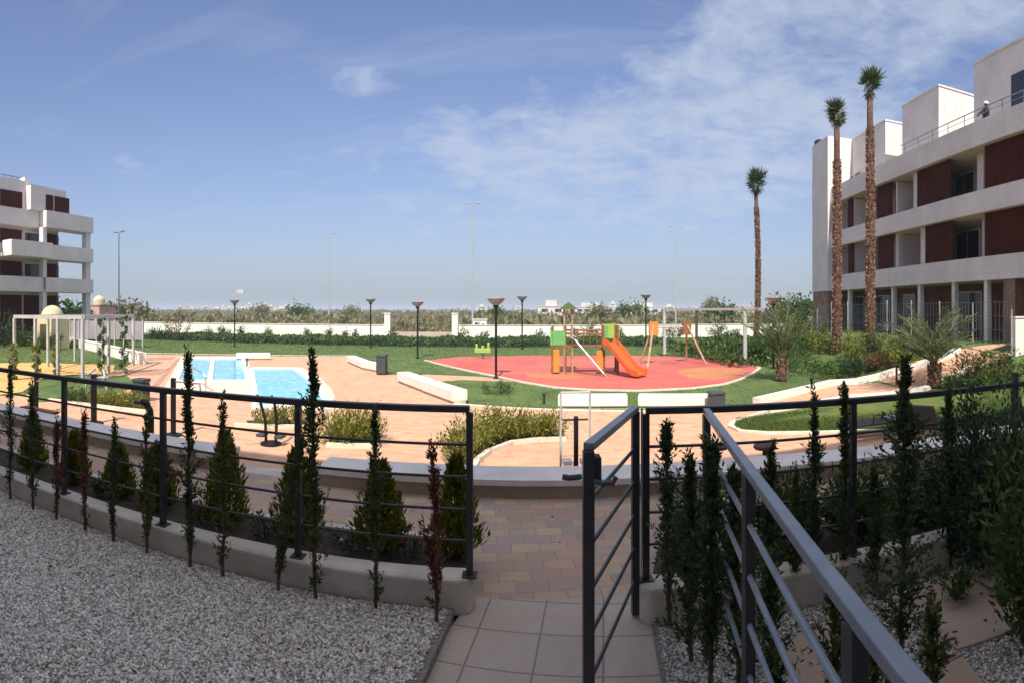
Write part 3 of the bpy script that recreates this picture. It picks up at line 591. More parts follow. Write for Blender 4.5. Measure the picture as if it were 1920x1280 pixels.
def shrub(name, p, w, h, m, label, cat='shrub', group=None, n=700, leaf=.09, seed=0, aspect=.35, flat=False, stems=True):
    c = thing(name, p, label, cat, group); r = np.random.default_rng(seed+int(abs(p[0])*97+abs(p[1])*31))
    k = max(6, n//42); a = r.uniform(0, 2*PI, k); q = r.random(k)**.5; hh = h*(.55+.45*r.random(k))*(1-.45*q**2)
    tip = np.stack([w*.5*q*np.cos(a), w*.5*q*np.sin(a), hh], 1); tip[:,2] = np.maximum(tip[:,2], h*.12)
    j = r.integers(0, k, n); s = r.random(n)**.55; base = tip*np.array([.35,.35,0])
    cs = base[j]+(tip[j]-base[j])*s[:,None]+r.normal(0, leaf*.7, (n,3)); cs[:,2] = np.abs(cs[:,2])
    ds = tip[j]*np.array([1,1,1.0])/h+r.normal(0,.55,(n,3)); ds[:,2] += .25
    ln = leaf*(.6+.8*r.random(n)); LB(seed).add(cs+np.array(p), ds, ln, ln*aspect).build('foliage', m, c)
    if stems:
        mb = MB()
        for i in range(min(5, k)): mb.tube([Vector(p)+Vector((0,0,-.03)), Vector(p)+Vector(tip[i]*.9)], [.012*max(1,h), .004], 5)
        mb.build('stem', bark, c)
    return c
# low plants with small flowers between the conifers
for i, (px, lab) in enumerate(((190,'low flowering plant under the conifers left of the third post'), (375,'low red flowering plant right of the tall dense sapling'), (490,'low leafy plant left of the leaning sapling'),
                               (640,'low white flowering plant right of the tallest left sapling'), (775,'low red flowering plant left of the rust brown sapling'))):
    p = atD(px, 3.28/math.cos((px-X0)/F), .10)
    s = shrub('bedding_plant', p, .22, .14, shrub_d, lab, 'plant', 'bedding plants behind the left kerb', n=260, leaf=.028, seed=i, stems=False)
    mb = MB(); r = random.Random(i)
    for k in range(7):
        x, y = p.x+r.uniform(-.1,.1), p.y+r.uniform(-.08,.04); z = .2+r.random()*.1; s_ = .008+.006*r.random()
        MB().add([(x-s_,y,z),(x,y-s_,z),(x+s_,y,z),(x,y+s_,z),(x,y,z+s_),(x,y,z-s_)], [(0,1,4),(1,2,4),(2,3,4),(3,0,4),(1,0,5),(2,1,5),(3,2,5),(0,3,5)]).build('flower', mat('red_petal', (.20,.015,.03), .7, .1, 5) if i != 3 else mat('white_petal', (.6,.55,.5), .7, .1, 5), s)
# right-hand side saplings
RG = 'cypress saplings round the handrail'
for i, (px, yt, yb, m, lab, rad, dn) in enumerate((
    (1256,795,1165,cyp_dark,'dark dense cypress sapling just right of the open gate',.06,1.5),
    (1296,880,1230,cyp_dark,'bushy dark sapling between the gate post and the handrail start',.085,2.0),
    (1332,850,1275,cyp_dark,'dense black green sapling directly under the handrail start',.09,2.2),
    (1385,900,1300,cyp_dark,'bushy dark sapling crossing the first handrail post',.075,1.8),
    (1446,865,1190,cyp_dark,'upright dark sapling right of the first handrail post',.06,1.6),
    (1490,905,1120,cyp_mid,'thin sapling showing between handrail and lounger',.035,1.0),
    (1524,752,1100,cyp_dark,'slim sapling reaching above the right rail, left of the bare fence post',.05,1.2),
    (1584,748,1095,cyp_dark,'slim sapling leaning on the bare right fence post',.05,1.2),
    (1640,900,1110,cyp_dark,'short dark sapling behind the lower handrail',.07,1.6),
    (1692,700,1230,cyp_dark,'largest sapling on the right, tall and loose beside the slab',.11,2.2),
    (1782,740,1055,cyp_dark,'straight narrow sapling in front of the big dark shrub',.05,1.8),
    (1562,1085,1330,cyp_mid,'low feathery sapling with red twigs under the handrail',.07,1.4),
    (1750,1160,1330,cyp_mid,'small feathery sapling at the bottom beside the slab',.07,1.3),
    (1452,1070,1400,cyp_dark,'dark sapling low between the handrail bars',.08,1.5),
    (1640,1210,1420,cyp_mid,'lowest sapling beneath the handrail end',.08,1.3))):
    cypress(px, yt, yb, m, lab, rad*1.3, lean=rnd.uniform(-.02,.02), dens=dn*1.15, group=RG, seed=50+i)
for i, (a, b, w, h, m, lab) in enumerate(((.45,.42,.5,.5,shrub_d,'dark shrub behind the fence near the gate'), (.95,.45,.55,.55,shrub_d,'dark shrub behind the handrail start'),
        (1.45,.42,.5,.5,shrub_g,'leafy green shrub behind the fence left of the bare post'), (1.95,.45,.55,.42,shrub_d,'dark shrub behind the bare right fence post'), (2.4,.4,.5,.45,shrub_d,'dark shrub between bare post and largest sapling'),
        (2.85,.45,.6,.55,shrub_d,'dark shrub left of the big dark bush'))):
    shrub('bed_shrub', fr(a, b, .10), w, h, m, lab, 'shrub', 'shrubs in the bed behind the right fence', n=3000, leaf=.045, seed=70+i)
p = atD(1862, 3.45, .02)
shrub('dark_bush', p, .95, 1.28, shrub_d, 'big dark evergreen bush at the right picture edge', 'bush', None, n=11000, leaf=.045, seed=91)
p = atD(1925, 2.6, .02)
shrub('leafy_bush', p, .42, 1.25, shrub_g, 'leafy green bush cut by the right picture edge', 'bush', None, n=2000, leaf=.05, seed=92)
shrub('small_plant', atD(1792, 3.0, .05), .16, .2, shrub_g, 'small rounded plant by the kerb above the slab', 'plant', None, n=260, leaf=.04, seed=93)

# ================================================================ garden furniture
def bench(px0, py0, px1, py1, label, dep=.5, h=.42, curve=0.0):
    a, b = ray(px0, py0), ray(px1, py1); c = (a+b)/2; t = thing('concrete_bench', c, label, 'bench', 'white concrete benches round the pool paving')
    d = (b-a); d.z = 0; ln = d.length; d.normalize(); s = Vector((-d.y, d.x, 0))
    if s.y < 0: s = -s
    n = 8; top = []; bk = []; ft = []
    f0 = []; 
    for i in range(n+1):
        u = i/n; o = a+d*ln*u+s*curve*math.sin(PI*u); top.append(o)
    P = [(o.x, o.y) for o in top]+[((o+s*dep).x, (o+s*dep).y) for o in reversed(top)]
    MB().prism(P, GZ+.09, GZ+h).build('seat', bench_w, t, bevel=.03)
    Q = [((o+s*.07).x, (o+s*.07).y) for o in top]+[((o+s*(dep-.07)).x, (o+s*(dep-.07)).y) for o in reversed(top)]
    MB().prism(Q, GZ-.02, GZ+.1).build('plinth', concrete, t)
bench(1046,767,1177,767,'long white bench block left of the pair at the playground')
bench(1196,767,1330,767,'long white bench block right of the pair at the playground')
bench(792,737,848,758,'white bench block at the lawn corner near the lamp post', .55, .45)
bench(744,717,796,738,'white bench block joined behind the corner one', .55, .45)
bench(676,692,710,699,'white bench block beside the small grey bin', .5)
bench(650,680,677,692,'farthest white block of the diagonal bench row', .5)
bench(443,675,507,675,'single white bench block behind the pools', .5, .42)
def binbox(px, py, w, h, label):
    p = ray(px, py); t = thing('litter_bin', p, label, 'bin')
    MB().box(p.x-w/2, p.x+w/2, p.y-w/2, p.y+w/2, p.z+.06, p.z+h*.82).build('body', bin_m, t, bevel=.02)
    MB().box(p.x-w/2-.02, p.x+w/2+.02, p.y-w/2-.02, p.y+w/2+.02, p.z+h*.86, p.z+h).build('lid', bin_m, t, bevel=.02)
    for sx in (-1,1):
        for sy in (-1,1): MB().box(p.x+sx*w*.4-.02, p.x+sx*w*.4+.02, p.y+sy*w*.4-.02, p.y+sy*w*.4+.02, p.z-.02, p.z+h*.9).build('leg', steel_dark, t)
binbox(716,702,.45,.95,'small dark grey bin at the diagonal bench row')
binbox(1343,771,.42,.6,'grey bin right of the long white benches')
binbox(265,752,.42,.75,'dark grey bin on the paving beyond the left fence')
# lamps
def lamp_proto(p, H, label):
    t = thing('garden_lamp', p, label, 'lamp', 'mushroom lamp posts in the garden'); z = p.z
    MB().tube([(p.x,p.y,z-.05),(p.x,p.y,z+H-.42)], .055, 12).lathe([(.12,-.02),(.12,.03),(.06,.10)], (p.x,p.y,z), 12).lathe([(.06,0),(.12,.02),(.12,.10),(.06,.12)], (p.x,p.y,z+H-.46), 12).build('pole', black_steel, t, smooth_=False)
    MB().lathe([(.12,0),(.26,.10),(.36,.22),(.38,.28)], (p.x,p.y,z+H-.34), 20).build('bowl', lampglass, t, smooth_=True)
    MB().lathe([(.40,0),(.40,.03),(.20,.07),(.03,.09)], (p.x,p.y,z+H-.07), 20).build('cap', mat('lamp_cap', (.30,.28,.28), .5, .1, 4), t, smooth_=True)
    return t
for px, yb, yt, lab in ((930,710,558,'nearest mushroom lamp post, between lawn and playground'), (783,672,565,'lamp post on the lawn left of the red playground'),
                        (695,652,560,'lamp post before the white wall left of the gate pillars'), (979,655,555,'lamp post before the wall right of the nearest one'),
                        (1211,655,552,'lamp post behind the playground swing'), (440,650,562,'lamp post behind the pools before the white wall'),
                        (248,650,568,'distant lamp post behind the pergola'), (1450,690,557,'lamp post head behind the young olive green palm')):
    p = ray(px, yb); lamp_proto(p, zof(yt, dist(p))-p.z, lab)
def street_light(px, D, yt, label, m=pole_grey, heads=2):
    p = atD(px, D, -1.8); H = zof(yt, D)-p.z; t = thing('street_light', p, label, 'street light', 'tall street lights beyond the white wall')
    MB().tube([p, p+Vector((0,0,H*.5)), p+Vector((0,0,H))], [.13,.10,.06], 10).build('pole', m, t)
    for s in (-1, 1)[:heads]:
        MB().tube([p+Vector((0,0,H-.1)), p+Vector((s*.45,0,H+.12))], .04, 6).build('arm', m, t)
        MB().beam(p+Vector((s*.35,0,H+.12)), p+Vector((s*1.0,0,H+.17)), .3, .12).build('lamp_head', m, t)
street_light(223, 82, 437, 'dark street light right of the left apartment block', mat('street_pole_dark', (.10,.13,.16), .6, .1, 2))
street_light(617, 78, 440, 'pale slim street light over the wall behind the pools')
street_light(886, 66, 383, 'tallest pale street light right of the gate pillars')
street_light(1267, 74, 427, 'pale street light behind the playground swing')
# boundary wall with gate pillars
def wseg(xa, xb, label, dy=0, top=610):
    a, b = atD(xa, 57.5/math.cos((xa-X0)/F)), atD(xb, 57.5/math.cos((xb-X0)/F)); 
    t = thing('boundary_wall', (a+b)/2, label, 'wall')
    z = .03
    MB().box(a.x, b.x, 57.4, 57.65, -2.2, z-.06).build('wall', white_wall, t)
    MB().box(a.x, b.x, 57.33, 57.72, z-.06, z).build('coping', bench_w, t)
    return t
wseg(723-480, 722, 'long white boundary wall left of the gate pillars')
wseg(860, 1470, 'long white boundary wall behind the playground')
def pillar(px0, px1, label):
    a, b = atD(px0, 57.6/math.cos((px0-X0)/F)), atD(px1, 57.6/math.cos((px1-X0)/F)); t = thing('gate_pillar', ((a.x+b.x)/2,57.5,-2), label, 'pillar')
    MB().box(a.x, b.x, 57.2, 57.85, -2.2, 1.15).build('shaft', white_wall, t); MB().box(a.x-.06, b.x+.06, 57.14, 57.91, 1.15, 1.27).build('cap', bench_w, t)
    return a.x, b.x
_, ga = pillar(722, 733, 'white gate pillar on the left of the garden exit'); gb, _ = pillar(848, 859, 'white gate pillar on the right of the garden exit')
t = thing('exit_gate', ((ga+gb)/2, 57.5, -1.5), 'open barred gate between the two white pillars', 'gate'); mb = MB(); pg = mat('pale_gate', (.22,.16,.12), .6, .1, 3)
MB().box(ga, gb, 57.47, 57.53, 1.0, 1.10).build('top_bar', pg, t); MB().box(ga, gb, 57.40, 57.60, -2.0, -.72).build('sill_wall', mat('gate_sill', (.5,.42,.34), .85, .1, 2), t)
for k in range(38):
    x = ga+(gb-ga)*(k+.5)/38; mb.box(x-.008, x+.008, 57.49, 57.51, -.72, 1.0)
mb.build('bars', pg, t)
# low hedge of ground cover in front of the wall
def hedge(name, xa, xb, Y, h, dep, n, m, label, leaf=.3, seed=5):
    r = np.random.default_rng(seed); x = r.uniform(xa, xb, n); y = Y+r.uniform(-dep/2, dep/2, n); q = r.random(n)
    prof = h*(.62+.25*np.sin(x*.9)+.2*np.sin(x*2.3+y)); z = GZ+prof*q**.6
    ds = r.normal(0,.8,(n,3)); ds[:,2] = np.abs(ds[:,2])+.3; ln = leaf*(.6+.8*r.random(n))
    return tag(LB(seed).add(np.stack([x,y,z],1), ds, ln, ln*.55).build(name, m), label, None, None, 'stuff')
hedge('ground_cover', -36, 14, 50, .32, 8, 16000, shrub_g, 'low green ground cover along the foot of the white wall', .34)
hedge('ground_cover', -36, 12, 45.5, .30, 3, 7000, shrub_d, 'dark ground cover strip at the far edge of the lawn', .28, 6)
hedge('ground_cover', 11, 19.5, 33, 1.1, 14, 9000, shrub_g, 'dense green planting at the foot of the tall palms', .26, 8)
for i, px in enumerate((392,412,425,452,500,578,620,648,670,735,870,905,1010,1100,1160,1225,1262,1345,1380)):
    p = atD(px, 54.5/math.cos((px-X0)/F), GZ); big = px in (1100,1262,1345)
    shrub('wall_shrub', p, 1.0 if not big else 3.2, .8+.7*rnd.random() if not big else 1.7, shrub_g if i % 3 else shrub_d,
          'small shrub planted at the foot of the white boundary wall' if not big else ('broad dark shrub against the white wall behind the slide' if px == 1100 else 'broad dark shrub behind the swing at the white wall' if px == 1262 else 'broad dark shrub between swing and white frame post'),
          'shrub', 'shrubs along the white boundary wall', n=220 if not big else 700, leaf=.22, seed=i)
shrub('bare_tree', atD(333, 54, GZ), 3.2, 3.6, shrub_br, 'brownish bare shrub-like tree before the left end of the wall', 'tree', n=800, leaf=.2, seed=44)

# planting beds with kerbs
def bed(name, pts, label): 
    sheet(name, pts, .03, soil)
bed('bed_soil', [(846,868),(856,842),(880,820),(960,806),(1058,808),(1058,826),(960,832),(915,848),(893,866),(880,884)], '')
kerb('bed_kerb', [(884,890),(895,868),(917,850),(960,834),(1010,828),(1062,827)], .12, .10, cream)
bed('bed_soil', [(130,752),(150,738),(275,742),(282,766),(200,760)], ''); kerb('bed_kerb', [(92,752),(140,758),(200,766),(285,776)], .16, .10, cream)
bed('bed_soil', [(462,790),(575,786),(585,801),(470,800)], ''); kerb('bed_kerb', [(440,800),(520,803),(582,803)], .14, .10, cream)
bed('bed_soil', [(610,800),(706,800),(716,838),(620,836)], ''); kerb('bed_kerb', [(612,838),(660,840),(712,840)], .14, .10, cream)
for px, py, w, h in ((862,868,1.0,1.0),(885,850,1.0,1.0),(905,838,1.0,1.05),(930,830,1.0,1.0),(955,825,1.0,.85),(982,824,1.0,.85),(1008,823,1.0,.8),(1034,822,1.0,.8)):
    shrub('bed_bush', ray(px, py), w*.85, h*.9, shrub_y, 'yellow green bush in the curved bed before the long benches', 'bush', 'bushes in the curved bed', n=900, leaf=.085, seed=int(px))
for px, py in ((628,832),(650,834),(672,832),(692,830)):
    shrub('bed_bush', ray(px, py), .95, .95, shrub_y, 'yellow green bush in the square bed right of the tallest sapling', 'bush', 'bushes in the square bed', n=900, leaf=.085, seed=int(px))
for px, py in ((500,800),(525,799),(552,799)):
    shrub('bed_bush', ray(px, py), .8, .6, shrub_y, 'sunlit bush in the small bed below the lower pool', 'bush', 'bushes below the lower pool', n=600, leaf=.08, seed=int(px))
for px, py in ((140,755),(165,757),(190,760),(212,763),(235,765),(258,768)):
    shrub('bed_bush', ray(px, py), .9, .55, shrub_y if px > 180 else shrub_g, 'low yellowish bush in the long bed beyond the left fence', 'bush', 'bushes in the long left bed', n=500, leaf=.09, seed=int(px))
shrub('lawn_bush', ray(935,738), 1.1, .55, shrub_g, 'small bush with white flowers on the lawn under the nearest lamp', 'bush', n=500, leaf=.09, seed=9)

# ---------------------------------------------------------------- fitness machines
FG = 'outdoor fitness machines on the paving'
def machine(px, py, label): p = ray(px, py); return thing('fitness_machine', p, label, 'fitness machine', FG), p
def V(p, x, y, z): return Vector((p.x+x, p.y+y, p.z+z))
t, p = machine(325, 817, 'dark column fitness machine with handles left of the pools')
MB().box(p.x-.05,p.x+.05,p.y-.05,p.y+.05,p.z+.04,p.z+1.38).build('column', black_steel, t, bevel=.01); MB().lathe([(.22,0),(.22,.04),(.08,.07)],(p.x,p.y,p.z),14).build('base_plate', black_steel, t)
MB().tube([V(p,.05,0,1.3),V(p,.75,0,1.3),V(p,.78,0,1.0)], .02, 8).build('arm', chrome, t); MB().tube([V(p,-.05,0,1.0),V(p,-.3,-.1,1.0)], .02, 8).build('handle', chrome, t)
t, p = machine(283, 866, 'dark cane shaped fitness post with bent top')
MB().tube([V(p,.0,0,0),V(p,.0,0,.85),V(p,-.02,0,1.02),V(p,-.10,0,1.14),V(p,-.22,0,1.18)], .065, 10).build('column', black_steel, t); MB().lathe([(.2,0),(.2,.04),(.08,.07)],(p.x,p.y,p.z),14).build('base_plate', black_steel, t)
MB().box(p.x-.36,p.x-.2,p.y-.1,p.y+.1,p.z+1.12,p.z+1.2).build('seat', bin_m, t, bevel=.02)
t, p = machine(508, 834, 'small stepper fitness machine with two upright handles')
MB().lathe([(.24,0),(.24,.05),(.1,.09)],(p.x,p.y,p.z),14).build('base_plate', black_steel, t)
for s in (-1,1):
    MB().tube([V(p,s*.12,0,.05),V(p,s*.14,0,.55),V(p,s*.18-.1,0,1.0),V(p,s*.18-.15,-.05,1.1)], .035, 8).build('handle', black_steel, t)
    MB().box(p.x+s*.22-.09,p.x+s*.22+.09,p.y-.14,p.y+.14,p.z+.18,p.z+.24).build('pedal', bin_m, t, bevel=.01)
t, p = machine(176, 794, 'thick dark fitness post beside the long bed')
MB().box(p.x-.06,p.x+.06,p.y-.06,p.y+.06,p.z+.04,p.z+1.30).build('column', black_steel, t, bevel=.01); MB().lathe([(.26,0),(.26,.04),(.08,.07)],(p.x,p.y,p.z),14).build('base_plate', black_steel, t)
MB().tube([V(p,-.35,0,1.22),V(p,.35,0,1.22)], .02, 8).build('handle', chrome, t)
t, p = machine(68, 773, 'fitness post with dark bench pads near the orange surface')
MB().box(p.x-.05,p.x+.05,p.y-.05,p.y+.05,p.z,p.z+1.15).build('column', black_steel, t, bevel=.01); MB().box(p.x-.25,p.x+1.1,p.y-.45,p.y-.12,p.z+.12,p.z+.2).build('pad', mat('maroon_pad', (.10,.03,.03), .6, .1, 4), t, bevel=.02)
MB().tube([V(p,0,0,.9),V(p,.35,-.2,1.0)], .02, 8).build('handle', chrome, t)
t, p = machine(180, 728, 'pale grey fitness machine on the far paving before the pergola')
for s in (-1,1): MB().tube([V(p,s*.55,0,0),V(p,s*.45,0,.5),V(p,s*.2,.2,.75)], .045, 8).build('frame', steel_light, t)
MB().box(p.x-.4,p.x+.05,p.y-.15,p.y+.15,p.z+.42,p.z+.52).build('seat', bin_m, t, bevel=.03); MB().lathe([(.05,-.03),(.22,-.02),(.22,.02),(.05,.03)],(p.x+.35,p.y,p.z+.45),14).build('disc', steel_light, t); MB().tube([V(p,.2,.2,.7),V(p,.45,.0,.95)], .02, 8).build('handle', chrome, t)
t, p = machine(1080, 893, 'tall white framed fitness machine seen over the open gate')
for s in (-1,1): MB().tube([V(p,s*.27,.1,0),V(p,s*.27,.1,1.5)], .02, 8).build('upright', steel_light, t)
MB().tube([V(p,-.27,.1,1.5),V(p,.27,.1,1.5)], .02, 8).build('crossbar', steel_light, t)
MB().box(p.x-.04,p.x+.04,p.y-.04,p.y+.04,p.z+.05,p.z+1.08).build('column', black_steel, t, bevel=.01); MB().lathe([(.26,0),(.26,.05),(.1,.09)],(p.x,p.y,p.z),14).build('base_plate', black_steel, t)
for s in (-1,1): MB().box(p.x+s*.16-.08,p.x+s*.16+.08,p.y-.12,p.y+.12,p.z+.22,p.z+.30).build('pedal', bench_w, t, bevel=.01)
MB().tube([V(p,-.22,0,1.02),V(p,.22,0,1.02)], .018, 8).build('handle', black_steel, t)
for px, py, lab in ((1345,872,'round stool shaped fitness seat beyond the handrail start'), (1434,872,'round fitness seat right of the first handrail post')):
    t, p = machine(px, py, lab); t.name = 'fitness_stool'
    MB().lathe([(.2,0),(.2,.03),(.05,.06),(.045,.32)],(p.x,p.y,p.z),14).build('pedestal', black_steel, t); MB().lathe([(.2,.32),(.23,.35),(.22,.39),(.1,.40)],(p.x,p.y,p.z),18).build('seat', mat('seat_brown', (.09,.04,.03), .6, .1, 4), t)
# grab rail at the pool
t = thing('grab_rail', ray(375,736), 'steel grab rail curving over the upper pool edge', 'handrail'); a, b = ray(360,722), ray(386,736)
MB().tube([a, a+Vector((0,0,.6)), a+Vector((.08,0,.68)), b+Vector((-.12,0,.68)), b+Vector((0,0,.6)), b], .025, 8).build('rail', chrome, t)
t = thing('depth_post', ray(463,690), 'tiny dark post at the corner between both pools', 'post'); p = ray(463,690)
MB().tube([p, p+Vector((0,0,.45))], .04, 8).build('shaft', steel_dark, t); MB().lathe([(.05,0),(.11,.03),(.09,.1),(.02,.12)],(p.x,p.y,p.z+.4),10).build('cap', bin_m, t)
# loungers
def lounger(px, py, rz, label, back):
    p = ray(px, py); t = thing('sun_lounger', p, label, 'lounger', 'dark sun loungers on the right paving'); t['_w'] = 0
    t.rotation_euler = (0,0,rz); lm = mat('lounger_dark', (.012,.013,.015), .5, .1, 6)
    MB().beam((-.95,0,.36),(.35,0,.36),.62,.05).build('seat', lm, t, bevel=.015)
    MB().beam((.35,0,.37),(.35+.75*math.cos(back),0,.37+.75*math.sin(back)),.62,.05).build('backrest', mat('lounger_grey', (.08,.09,.10), .5, .1, 6), t, bevel=.015)
    for x, y in ((-.8,-.25),(-.8,.25),(.5,-.25),(.5,.25)): MB().box(x-.02,x+.02,y-.02,y+.02,0,.34).build('leg', lm, t)
    MB().tube([(-.3,-.33,.36),(-.3,-.35,.58),(.2,-.35,.58),(.2,-.33,.36)], .018, 8).build('armrest', lm, t)
lounger(1645, 818, R_(-8), 'low flat dark sun lounger right of the bare fence post', R_(10))
lounger(1745, 826, R_(-150), 'dark sun lounger with grey backrest raised, partly behind the bush', R_(50))
# vine posts
for px, yt, yb, lab, m in ((26,645,712,'leftmost post wound with yellow green vine','y'), (68,645,712,'yellow vine post right of the leftmost one','y'), (106,645,706,'third yellow vine post near the pergola','y'),
                        (191,592,702,'dark leafy vine post right of the pergola corner','g'), (232,592,700,'dark leafy vine post farthest right at the pergola','g')):
    p = ray(px, yb); H = zof(yt, dist(p))-p.z; t = thing('vine_post', p, lab, 'plant', 'vine covered posts by the pergola')
    MB().tube([p, p+Vector((0,0,H))], .04, 8).build('post', steel_light, t); r = np.random.default_rng(int(px)); n = 420
    z = r.random(n); a = z*26+r.normal(0,.6,n); rr = .10+.06*r.random(n)
    LB(int(px)).add(np.stack([p.x+rr*np.cos(a), p.y+rr*np.sin(a), p.z+z*H],1), r.normal(0,1,(n,3)), .14, .08).build('foliage', shrub_y if m == 'y' else shrub_g, t)

# pergola on the left
A_, B_ = atD(27, 26.0), atD(155, 23.3); Cc = atD(250, 30.0); Dd = A_+(Cc-B_); t = thing('pergola', (A_+Cc)/2+Vector((0,0,GZ)), 'pale steel pergola frame on the left lawn', 'pergola')
HT = 1.28
for a, b, w in ((A_,B_,.16),(B_,Cc,.16),(Cc,Dd,.12),(Dd,A_,.12)):
    MB().beam(a+Vector((0,0,HT)), b+Vector((0,0,HT)), .12, w).build('beam', steel_light, t)
def lerp(a, b, u): return a+(b-a)*u
for q in (A_, lerp(A_,B_,.33), lerp(A_,B_,.66), B_, lerp(B_,Cc,.45), Cc, Dd, lerp(Dd,Cc,.5), lerp(Dd,A_,.5)):
    MB().box(q.x-.06,q.x+.06,q.y-.06,q.y+.06,GZ-.05,HT-.07).build('post', steel_light, t)
for k in range(1, 8): MB().beam(lerp(A_,B_,k/8)+Vector((0,0,HT+.02)), lerp(Dd,Cc,k/8)+Vector((0,0,HT+.02)), .05, .09).build('rafter', steel_light, t)
# grey screen panels and utility block behind the pergola
t = thing('screen_fence', atD(225, 44, GZ), 'pale grey mesh screen fence behind the pergola', 'fence')
a, b = atD(100, 47, 0), atD(268, 44, 0)
MB().beam(a+Vector((0,0,-.05)), b+Vector((0,0,-.05)), .04, 1.5).build('panel', mat('screen_grey', (.36,.33,.35), .8, .12, 1), t)
for k in range(11): q = lerp(a, b, k/10); MB().box(q.x-.05,q.x+.05,q.y-.07,q.y+.07,GZ-.1,.80).build('post', steel_light, t)
# diagonal white low wall on the left
segs = [(92,640),(137,646),(186,657),(216,668),(238,676)]
for i, (a, b) in enumerate(zip([(60,634),(94,641),(141,650),(190,662),(240,675)], [(90,640),(137,649),(186,660),(234,673),(268,683)])):
    P, Q = ray(*a), ray(*b); t = thing('low_wall', (P+Q)/2, ('cream low wall block farthest up the left lawn','cream low wall block second from the top of the left lawn','cream low wall block behind the pergola corner','cream low wall block between the two leafy vine posts','cream low wall block at the paving corner by the pergola')[i], 'low wall', 'cream wall blocks crossing the left lawn')
    MB().beam(P+Vector((0,0,.28)), Q+Vector((0,0,.28)), .4, .62).build('wall', white_wall, t); MB().beam(P+Vector((0,0,.62)), Q+Vector((0,0,.62)), .46, .06).build('coping', bench_w, t)
# left-hand greenery
for i, (px, py, w, h, m, lab) in enumerate(((8,650,3.5,3.2,shrub_d,'large dark bush at the left edge behind the pergola'), (50,648,3.0,1.6,shrub_g,'green bush behind the left pergola post'), (85,655,2.4,1.5,shrub_g,'green bush at the top of the cream wall blocks'),
        (180,640,3.0,2.0,shrub_g,'green bush under the pergola roof'), (205,645,3.0,2.2,shrub_g,'round green bush right of the pergola centre'), (235,640,2.6,1.6,shrub_d,'dark bush before the mesh screen'),
        (300,636,3.0,1.2,shrub_d,'low dark bush at the left end of the boundary wall'))):
    shrub('garden_bush', ray(px, py), w, h, m, lab, 'bush', None, n=1100, leaf=.22, seed=i+300)
hedge('ground_cover', -44, -31, 31.0, .4, 3.5, 4000, shrub_y, 'yellowish ground cover at the back of the left lawn', .2, 12)

# ---------------------------------------------------------------- playground
p1 = ray(1048, 702); z0 = p1.z+.02; D1 = dist(p1); PXM = D1/F
t = thing('play_tower', p1, 'climbing frame with green panels, olive roof and orange slide', 'climbing frame')
e = Vector((math.cos((1048-X0)/F), -math.sin((1048-X0)/F), 0)); nvec = Vector((-e.y, e.x, 0))   # across the view, and away
def PW(dx, dy, z): q = p1+e*dx+nvec*dy; return Vector((q.x, q.y, z0+z))
def ppost(dx, dy, h, m=timber, r=.055): MB().tube([PW(dx,dy,-.03), PW(dx,dy,h)], r, 8).build('post', m, t)
for dx, dy, h in ((-.3,0,2.2),(.3,0,2.2),(-.3,1.0,2.2),(.3,1.0,2.2)): ppost(dx, dy, h)
for dx, dy in ((.25,0),(.62,0),(.25,.9),(.62,.9)): ppost(dx, dy, 3.05, timber_l, .04)
MB().add([PW(.0,-.25,3.0),PW(.9,-.25,3.0),PW(.9,1.15,3.0),PW(.0,1.15,3.0),PW(.45,.45,3.35)], [(3,2,1,0),(0,1,4),(1,2,4),(2,3,4),(3,0,4)]).build('roof', olive_p, t)
MB().beam(PW(-.35,.5,1.28), PW(.7,.5,1.28), 1.1, .08).build('platform', timber, t)
MB().beam(PW(-.38,-.03,1.68), PW(.32,-.03,1.68), .04, .66).build('panel', green_p, t); MB().beam(PW(-.39,.0,1.72), PW(-.39,1.0,1.72), .04, .8).build('panel', green_p, t)
MB().beam(PW(-.26,-.02,.62), PW(.02,-.02,.62), .04, 1.05).build('climbing_panel', amber_p, t)
for z in (1.85, 2.02): MB().tube([PW(.35,0,z), PW(2.25,0,z)], .03, 8).tube([PW(.35,1,z), PW(2.25,1,z)], .03, 8).build('bridge_rail', timber, t)
MB().beam(PW(.6,.5,1.28), PW(2.1,.5,1.28), .9, .06).build('bridge_deck', timber, t)
for k in range(6): MB().tube([PW(.55+.3*k,0,1.3), PW(.55+.3*k,0,2.0)], .018, 6).build('baluster', timber, t)
for dx, dy in ((2.1,0),(2.75,0),(2.1,1.0),(2.75,1.0)): ppost(dx, dy, 2.25)
MB().beam(PW(2.1,.5,1.3), PW(2.8,.5,1.3), 1.05, .08).build('platform', timber, t)
MB().beam(PW(2.15,1.03,1.95), PW(2.8,1.03,1.95), .04, .7).build('panel', lime_p, t); MB().beam(PW(2.82,.1,1.95), PW(2.82,.95,1.95), .04, .6).build('panel', lime_p, t); MB().beam(PW(2.12,-.02,1.95), PW(2.3,-.02,1.95), .04, .6).build('panel', green_p, t)
MB().beam(PW(1.75,-.05,.65), PW(2.05,-.05,.65), .04, .9).build('climbing_panel', amber_p, t)
